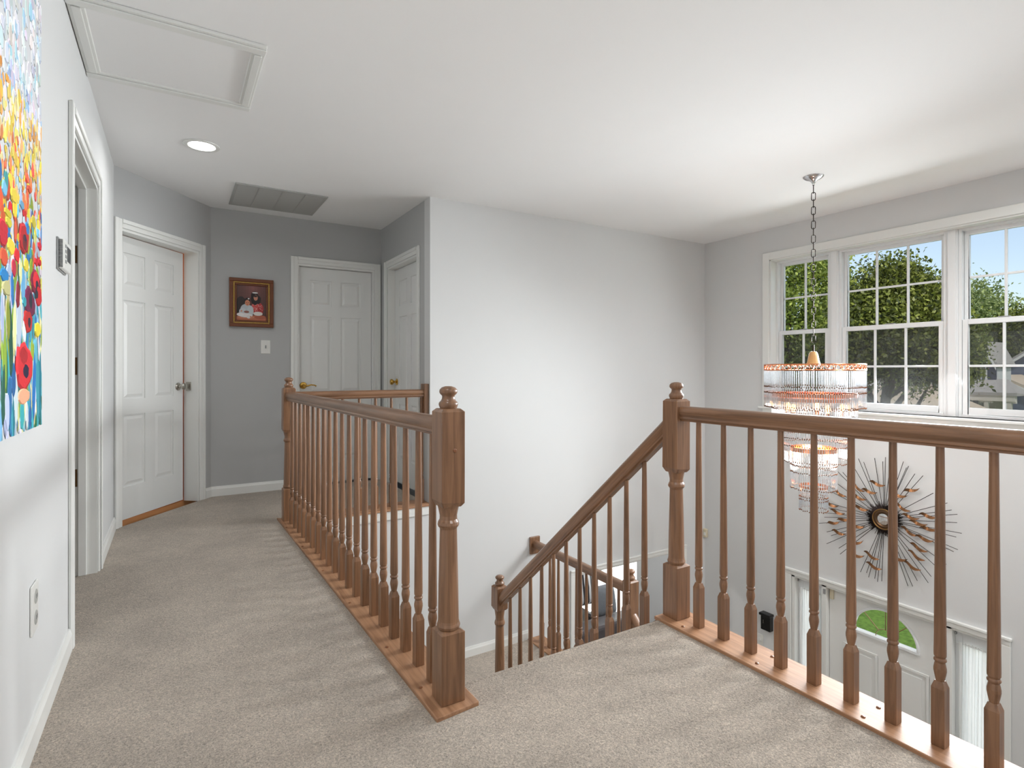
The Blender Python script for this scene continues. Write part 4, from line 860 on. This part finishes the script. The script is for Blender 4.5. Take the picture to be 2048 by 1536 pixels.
# small fittings by the door
mbx = empty('key_box', (XW, 3.36, -1.37), 'black wall box with lid beside the front door', 'box')
obj('body', MB().box(XW - .055, XW - .001, 3.305, 3.405, -1.455, -1.315), BLACK, mbx, .004); obj('lid', MB().box(XW - .075, XW - .001, 3.297, 3.413, -1.315, -1.29), BLACK, mbx, .006); obj('latch', MB().box(XW - .058, XW - .0555, 3.372, 3.378, -1.39, -1.355), CHROME, mbx)
dm = empty('dimmer_switch', (XW, 3.445, -1.585), 'white wall dimmer with round knob under the black box', 'switch')
obj('cover_plate', MB().box(XW - .006, XW - .0005, 3.41, 3.482, -1.645, -1.535), PLASTIC, dm, .003)
obj('dial', MB(Matrix.Translation((XW - .005, 3.446, -1.59)) @ Matrix.Rotation(-PI / 2, 4, 'Y')).lathe([(.021, 0), (.021, .004), (.015, .006), (.014, .014), (.0, .015)], n=20), PLASTIC, dm, smooth=True)
ms = empty('motion_sensor', (XW - .03, YF - .02, -.7), 'small beige sensor in the wall corner of the foyer', 'sensor')
obj('sensor_body', MB().box(XW - .035, XW - .001, YF - .045, YF - .001, -.745, -.655), sm, ms, .006); obj('sensor_lens', MB().box(XW - .037, XW - .030, YF - .040, YF - .012, -.725, -.69), PLASTIC, ms, .004)

# ------------------------------------------------------------------ living room
lw = empty('window_2', (XW, 6.0, LZ0), 'living room window with white vertical blinds behind the sofa', 'window', kind='structure')
b = MB(); b.box(XW - .016, XW - .0005, LY0 - .07, LY0, LZ0, LZ1 + .07); b.box(XW - .016, XW - .0005, LY1, LY1 + .07, LZ0, LZ1 + .07); b.box(XW - .016, XW - .0005, LY0, LY1, LZ1, LZ1 + .07); obj('casing', b, TRIM, lw, .003)
b = MB(); b.box(XW + .08, XW + .12, LY0, LY0 + .05, LZ0, LZ1); b.box(XW + .08, XW + .12, LY1 - .05, LY1, LZ0, LZ1); b.box(XW + .08, XW + .12, (LY0 + LY1) / 2 - .03, (LY0 + LY1) / 2 + .03, LZ0, LZ1); obj('window_frame', b, VINYL, lw)
obj('pane', MB().box(XW + .10, XW + .104, LY0 + .05, LY1 - .05, LZ0, LZ1), GLASS, lw)
BS = mesh_of('blind_slat', MB(Matrix.Rotation(math.radians(28), 4, 'Z')).box(-.002, .002, -.042, .042, LZ0 + .03 - LZ0, LZ1 - .06 - LZ0), SHEER)
bl = empty('vertical_blind', (XW + .03, 6.0, LZ0), 'white vertical blind hanging at the living room window', 'blind')
for i in range(22): inst('slat', BS, (XW + .035, LY0 + .06 + i * .077, LZ0), bl)
obj('head_rail', MB().box(XW + .015, XW + .055, LY0 + .01, LY1 - .01, LZ1 - .055, LZ1 - .015), VINYL, bl, .003)
sf = empty('sofa', (4.1, 5.3, ZG), 'charcoal leather sofa with grey cushions seen through the stair balusters', 'sofa')
obj('base', MB().box(3.20, 4.80, 5.02, 5.85, ZG + .06, ZG + .42), SOFA, sf, .04)
obj('backrest', MB().box(3.22, 4.78, 4.96, 5.20, ZG + .10, -1.88), SOFA, sf, .05, seg=3)
for x0 in (3.14, 4.66): obj('arm', MB().box(x0, x0 + .20, 4.98, 5.85, ZG + .06, -2.14), SOFA, sf, .06, seg=3)
def cushion(cx, cy, cz, wx, wz, th, tilt, m, parent=None, name='cushion', stripes=False):
    c = MB(Matrix.Translation((cx, cy, cz)) @ Matrix.Rotation(tilt, 4, 'X')); n = 12; vs = []
    for sgn in (-1, 1):
        for j in range(n + 1):
            for i in range(n + 1):
                u_, v_ = 2 * i / n - 1, 2 * j / n - 1; k = max(0, (1 - u_ ** 4) * (1 - v_ ** 4)) ** .5; q = 1 - .06 * (u_ * u_ + v_ * v_ - u_ * u_ * v_ * v_) * 0
                vs.append((u_ * wx / 2 * q, sgn * th / 2 * k, v_ * wz / 2 * q))
    k = (n + 1) ** 2
    fs = [(j * (n + 1) + i, j * (n + 1) + i + 1, (j + 1) * (n + 1) + i + 1, (j + 1) * (n + 1) + i) for j in range(n) for i in range(n)]
    fs += [tuple(k + e for e in f[::-1]) for f in fs]
    c.add(vs, fs); return c
def stripe_mat():
    m = bpy.data.materials.new('striped_fabric'); m.use_nodes = True; MATS['stripe'] = m
    n, L = m.node_tree.nodes, m.node_tree.links; b = n['Principled BSDF']; tc = n.new('ShaderNodeTexCoord')
    wv = n.new('ShaderNodeTexWave'); wv.bands_direction = 'X'; wv.inputs['Scale'].default_value = 5; wv.inputs['Distortion'].default_value = 2.5; wv.inputs['Detail Scale'].default_value = .8
    r = n.new('ShaderNodeValToRGB'); r.color_ramp.elements[0].position = .40; r.color_ramp.elements[0].color = lin((236, 238, 240)); r.color_ramp.elements[1].position = .62; r.color_ramp.elements[1].color = lin((52, 54, 60))
    L.new(tc.outputs['Object'], wv.inputs[0]); L.new(wv.outputs[0], r.inputs[0]); L.new(r.outputs[0], b.inputs['Base Color']); b.inputs['Roughness'].default_value = .6; return m
STRIPE = stripe_mat()
cs = [(3.58, 5.40, -1.74, .42, .50, .18, -.15, STRIPE, 'black and white swirl cushion at the left end of the sofa'), (4.01, 5.40, -1.74, .40, .46, .18, -.12, PILLOWG, 'plain grey cushion in the middle of the sofa'), (4.35, 5.56, -1.66, .42, .46, .16, -.15, STRIPE, 'white cushion with dark stripes right of the grey one'), (4.60, 5.36, -1.80, .30, .36, .15, -.2, PILLOWG, 'small grey cushion at the right end of the sofa')]
for cx, cy, cz, wx, wz, th, ti, m, lab in cs:
    c = cushion(cx, cy, cz, wx, wz, th, ti, m); obj('cushion', c, m, None, smooth=True, label=lab, cat='cushion', group='cushions on the sofa')

# ------------------------------------------------------------------ outdoors
ZO = -3.15
struct('ground', MB().box(5.11, 140, -60, 110, ZO - .2, ZO), mat('lawn_grass', (84, 110, 46), .9, .2, noise=.75, nscale=16, bump=.8, bscale=60), 'green lawn in front of the house', 'lawn')
struct('road', MB().box(24, 30.5, -60, 110, ZO, ZO + .02), mat('asphalt_grey', (150, 146, 142), .9, noise=.1, nscale=8), 'pale street beyond the lawn', 'road')
BARK = mat('bark', (84, 70, 58), .9, noise=.35, nscale=12, bump=.8, bscale=30)
def foliage(center, rad, ncl, nleaf, size, spread, seed, low=-.8):
    g = np.random.default_rng(seed); cl = []
    while len(cl) < ncl:
        p = g.normal(size=3); p /= np.linalg.norm(p); p *= g.uniform(.55, 1.0) ** .6
        if p[2] < low: continue
        cl.append(p)
    cl = np.array(cl) * np.array(rad) + np.array(center)
    P = np.repeat(cl, nleaf, 0) + g.normal(size=(ncl * nleaf, 3)) * spread
    N = len(P); a = g.normal(size=(N, 3)); a /= np.linalg.norm(a, axis=1)[:, None]; b_ = np.cross(a, g.normal(size=(N, 3))); b_ /= np.linalg.norm(b_, axis=1)[:, None]
    s_ = size * g.uniform(.6, 1.3, (N, 1))
    V = np.stack([P - a * s_, P + b_ * s_ * .55, P + a * s_, P - b_ * s_ * .55], 1).reshape(-1, 3)
    return V, N
def tree(label, base, height, rad, mat_, ncl, nleaf, size, spread, seed, trunk_r=.16, cz=.62, low=-.8, group='trees outside'):
    t = empty('tree', base, label, 'tree', group); r_ = random.Random(seed)
    c = (base[0], base[1], base[2] + height - rad[2])
    V, N = foliage(c, rad, ncl, nleaf, size, spread, seed, low)
    me = bpy.data.meshes.new('foliage'); V = V - np.array(base)
    me.vertices.add(len(V)); me.vertices.foreach_set('co', V.astype(np.float32).ravel())
    me.loops.add(4 * N); me.loops.foreach_set('vertex_index', np.arange(4 * N, dtype=np.int32))
    me.polygons.add(N); me.polygons.foreach_set('loop_start', np.arange(0, 4 * N, 4, dtype=np.int32)); me.update(); me.validate()
    me.materials.append(mat_); o = bpy.data.objects.new('foliage', me); COL.objects.link(o); o.parent = t; o['kind'] = 'stuff'
    B = Vector(base); pts = [B, B + Vector((.05, .1, height * .25)), B + Vector((-.1, .15, height * .45)), B + Vector((0, 0, height * .75))]
    tr = obj('trunk', MB().tube(pts, [trunk_r * 1.25, trunk_r, trunk_r * .8, trunk_r * .35], 10), BARK, t, smooth=True)
    for k in range(7):
        a = 2 * PI * k / 7 + r_.uniform(-.3, .3); z0 = height * r_.uniform(.32, .6); L_ = .75
        obj('branch', MB().tube([B + Vector((0, .1, z0)), B + Vector((rad[0] * .4 * math.cos(a), rad[1] * .4 * math.sin(a), z0 + .5)), B + Vector((rad[0] * L_ * math.cos(a), rad[1] * L_ * math.sin(a), z0 + height * .18))], [trunk_r * .5, trunk_r * .3, .02], 6), BARK, tr, smooth=True)
LF1 = leaf_mat('leaf_green', (40, 52, 22), (156, 164, 74)); LF2 = leaf_mat('leaf_bright', (74, 96, 36), (176, 188, 92)); LF3 = leaf_mat('leaf_far_haze', (92, 112, 62), (172, 184, 120))  # LF3 is paler: distance haze put into the leaf colour
tree('dense dark green tree filling the middle window', (13.78, 6.3, ZO), 6.6, (1.30, 1.30, 2.5), LF1, 230, 190, .05, .20, 11, .17, low=-.05)
tree('bright green tree behind the left window panes', (22.9, 14.5, ZO), 10.6, (2.1, 2.1, 4.4), LF2, 220, 150, .085, .32, 12, .2)
tree('green tree between left and middle window panes, farther back', (44.2, 24.0, ZO), 10.6, (2.9, 2.9, 4.6), LF2, 190, 150, .13, .45, 13, .2)
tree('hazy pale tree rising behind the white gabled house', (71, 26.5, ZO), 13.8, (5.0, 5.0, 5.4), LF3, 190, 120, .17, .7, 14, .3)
tree('haze-pale tree farthest right behind the blue-grey house', (74, 13.0, ZO), 12.2, (5.2, 5.2, 4.8), LF3, 190, 120, .17, .7, 15, .3)
tree('dark tree close behind the roof of the white gabled house', (61, 17.6, ZO), 9.2, (3.0, 3.0, 3.9), LF1, 170, 120, .14, .5, 16, .3)
tree('low green tree whose branches reach over the porch roof', (29.0, 10.75, ZO), 6.6, (.85, .85, 1.5), LF2, 90, 120, .07, .2, 17, .10)
ROOF1 = mat('grey_shingles', (176, 172, 168), .9, noise=.12, nscale=3); ROOF2 = mat('beige_shingles', (206, 190, 170), .9, noise=.08, nscale=3)
def siding(name, rgb):
    m = mat(name, rgb, .6); n, L = m.node_tree.nodes, m.node_tree.links; tc = n.new('ShaderNodeTexCoord'); wv = n.new('ShaderNodeTexWave'); wv.bands_direction = 'Z'; wv.wave_profile = 'SAW'; wv.inputs['Scale'].default_value = 1.6
    bp = n.new('ShaderNodeBump'); bp.inputs['Strength'].default_value = .6; bp.inputs['Distance'].default_value = .03; L.new(tc.outputs['Object'], wv.inputs[0]); L.new(wv.outputs[0], bp.inputs['Height']); L.new(bp.outputs[0], n['Principled BSDF'].inputs['Normal']); return m
WSID, BSID, CSID = siding('white_siding', (236, 236, 238)), siding('blue_grey_siding', (112, 122, 146)), siding('cream_siding', (232, 226, 214))
SHUT = mat('shutter_slate', (70, 74, 90), .5); WPANE = mat('dark_window_pane', (92, 98, 112), .12, .8)
def gable_x(parent, x0, x1, y0, y1, ze, za, m_wall, m_roof, oh=.35, zb=ZO):
    """house body whose gable faces the viewer (-x)"""
    ym = (y0 + y1) / 2
    obj('wall', MB().prism_x([(y0, zb), (y1, zb), (y1, ze), (ym, za), (y0, ze)], x0, x1), m_wall, parent)
    k = (za - ze) / ((y1 - y0) / 2)
    for a, sg in ((y0, -1), (y1, 1)):
        e = a + sg * oh; zz = ze - k * oh
        obj('roof', MB().prism_x([(ym, za + .02), (e, zz + .02), (e, zz + .20), (ym, za + .22)], x0 - oh, x1 + oh), m_roof, parent)
        obj('rake_board', MB().prism_x([(ym, za - .16), (e, zz - .16), (e, zz + .03), (ym, za + .03)], x0 - oh - .06, x0 - oh), TRIM, parent)
def hwin(parent, x, y, z, wy, wz, shutters=True):
    f = obj('window', MB().box(x - .10, x - .01, y - wy / 2 - .1, y + wy / 2 + .1, z - wz / 2 - .1, z + wz / 2 + .1), TRIM, parent)
    obj('window_pane', MB().box(x - .13, x - .101, y - wy / 2, y - .03, z - wz / 2, z + wz / 2), WPANE, f); obj('window_pane', MB().box(x - .13, x - .101, y + .03, y + wy / 2, z - wz / 2, z + wz / 2), WPANE, f)
    if shutters:
        for sg in (-1, 1): obj('shutter', MB().box(x - .12, x - .02, y + sg * (wy / 2 + .3) - .2, y + sg * (wy / 2 + .3) + .2, z - wz / 2 - .08, z + wz / 2 + .08), SHUT, parent)
# C: white gabled house with porch
hC = empty('house', (40, 13.6, ZO), 'white gabled house with slate shutters and a pale porch roof', 'house')
gable_x(hC, 40, 42.5, 13.02, 13.9, 1.55, 2.5, WSID, ROOF1, .15)
obj('wall', MB().box(40.1, 42.5, 13.12, 16.0, ZO, 1.35), WSID, hC)
hwin(hC, 40, 13.56, .92, .36, 1.0)
obj('porch_roof', MB().add([(38.0, 11.4, -.15), (38.0, 16.6, -.15), (40, 16.6, .55), (40, 12.4, .55), (38.0, 11.4, -.32), (38.0, 16.6, -.32), (40, 16.6, -.32), (40, 11.4, -.32)], [(0, 1, 2, 3), (4, 7, 6, 5), (0, 4, 5, 1), (0, 3, 7, 4), (1, 5, 6, 2), (2, 6, 7, 3)]), ROOF1, hC)
obj('porch_beam', MB().box(38.05, 38.35, 11.5, 16.5, -.62, -.32), CSID, hC)
for y in (11.75, 12.75, 14.1, 15.4):
    obj('porch_post', MB().box(38.1, 38.3, y - .09, y + .09, ZO, -.62).box(38.12, 38.28, y - .28, y + .28, -.72, -.62), CSID, hC)
obj('porch_wall', MB().box(39.9, 40.2, 12.6, 13.4, ZO, -.3), CSID, hC); obj('front_door', MB().box(39.8, 39.95, 12.9, 13.5, ZO, -1.0), mat('cream_door', (222, 214, 196), .5), hC)
for y in (14.0, 15.2): hwin(hC, 40, y, -1.4, .6, 1.4, False)
# D: blue-grey house
hD = empty('house', (48, 13, ZO), 'blue-grey sided house with white gable trim at the right', 'house')
gable_x(hD, 50, 54, 8.3, 16.7, .55, 3.7, BSID, ROOF1, .3)
gable_x(hD, 46.5, 49.9, 11.75, 17.75, -1.05, .54, BSID, ROOF2, .3)
# A: house behind left panes
hA = empty('house', (33.5, 19.5, ZO), 'pale grey-roofed house behind the chandelier in the left panes', 'house')
gable_x(hA, 33.5, 40, 17.2, 22.6, -.3, 2.4, WSID, ROOF1, .35)
# B: beige-roof house behind the middle tree
hB = empty('house', (33, 14.6, ZO), 'cream house with broad beige roof low behind the dark tree', 'house')
obj('wall', MB().box(31.5, 37, 12.9, 16.3, ZO, -1.0), CSID, hB)
obj('roof', MB().add([(31.0, 12.3, -1.1), (31.0, 16.6, -1.1), (34.2, 15.9, .45), (34.2, 13.9, .35), (37.6, 12.3, -1.1), (37.6, 16.6, -1.1)], [(0, 1, 2, 3), (0, 3, 4), (3, 2, 5, 4), (1, 5, 2), (0, 4, 5, 1)]), ROOF2, hB)
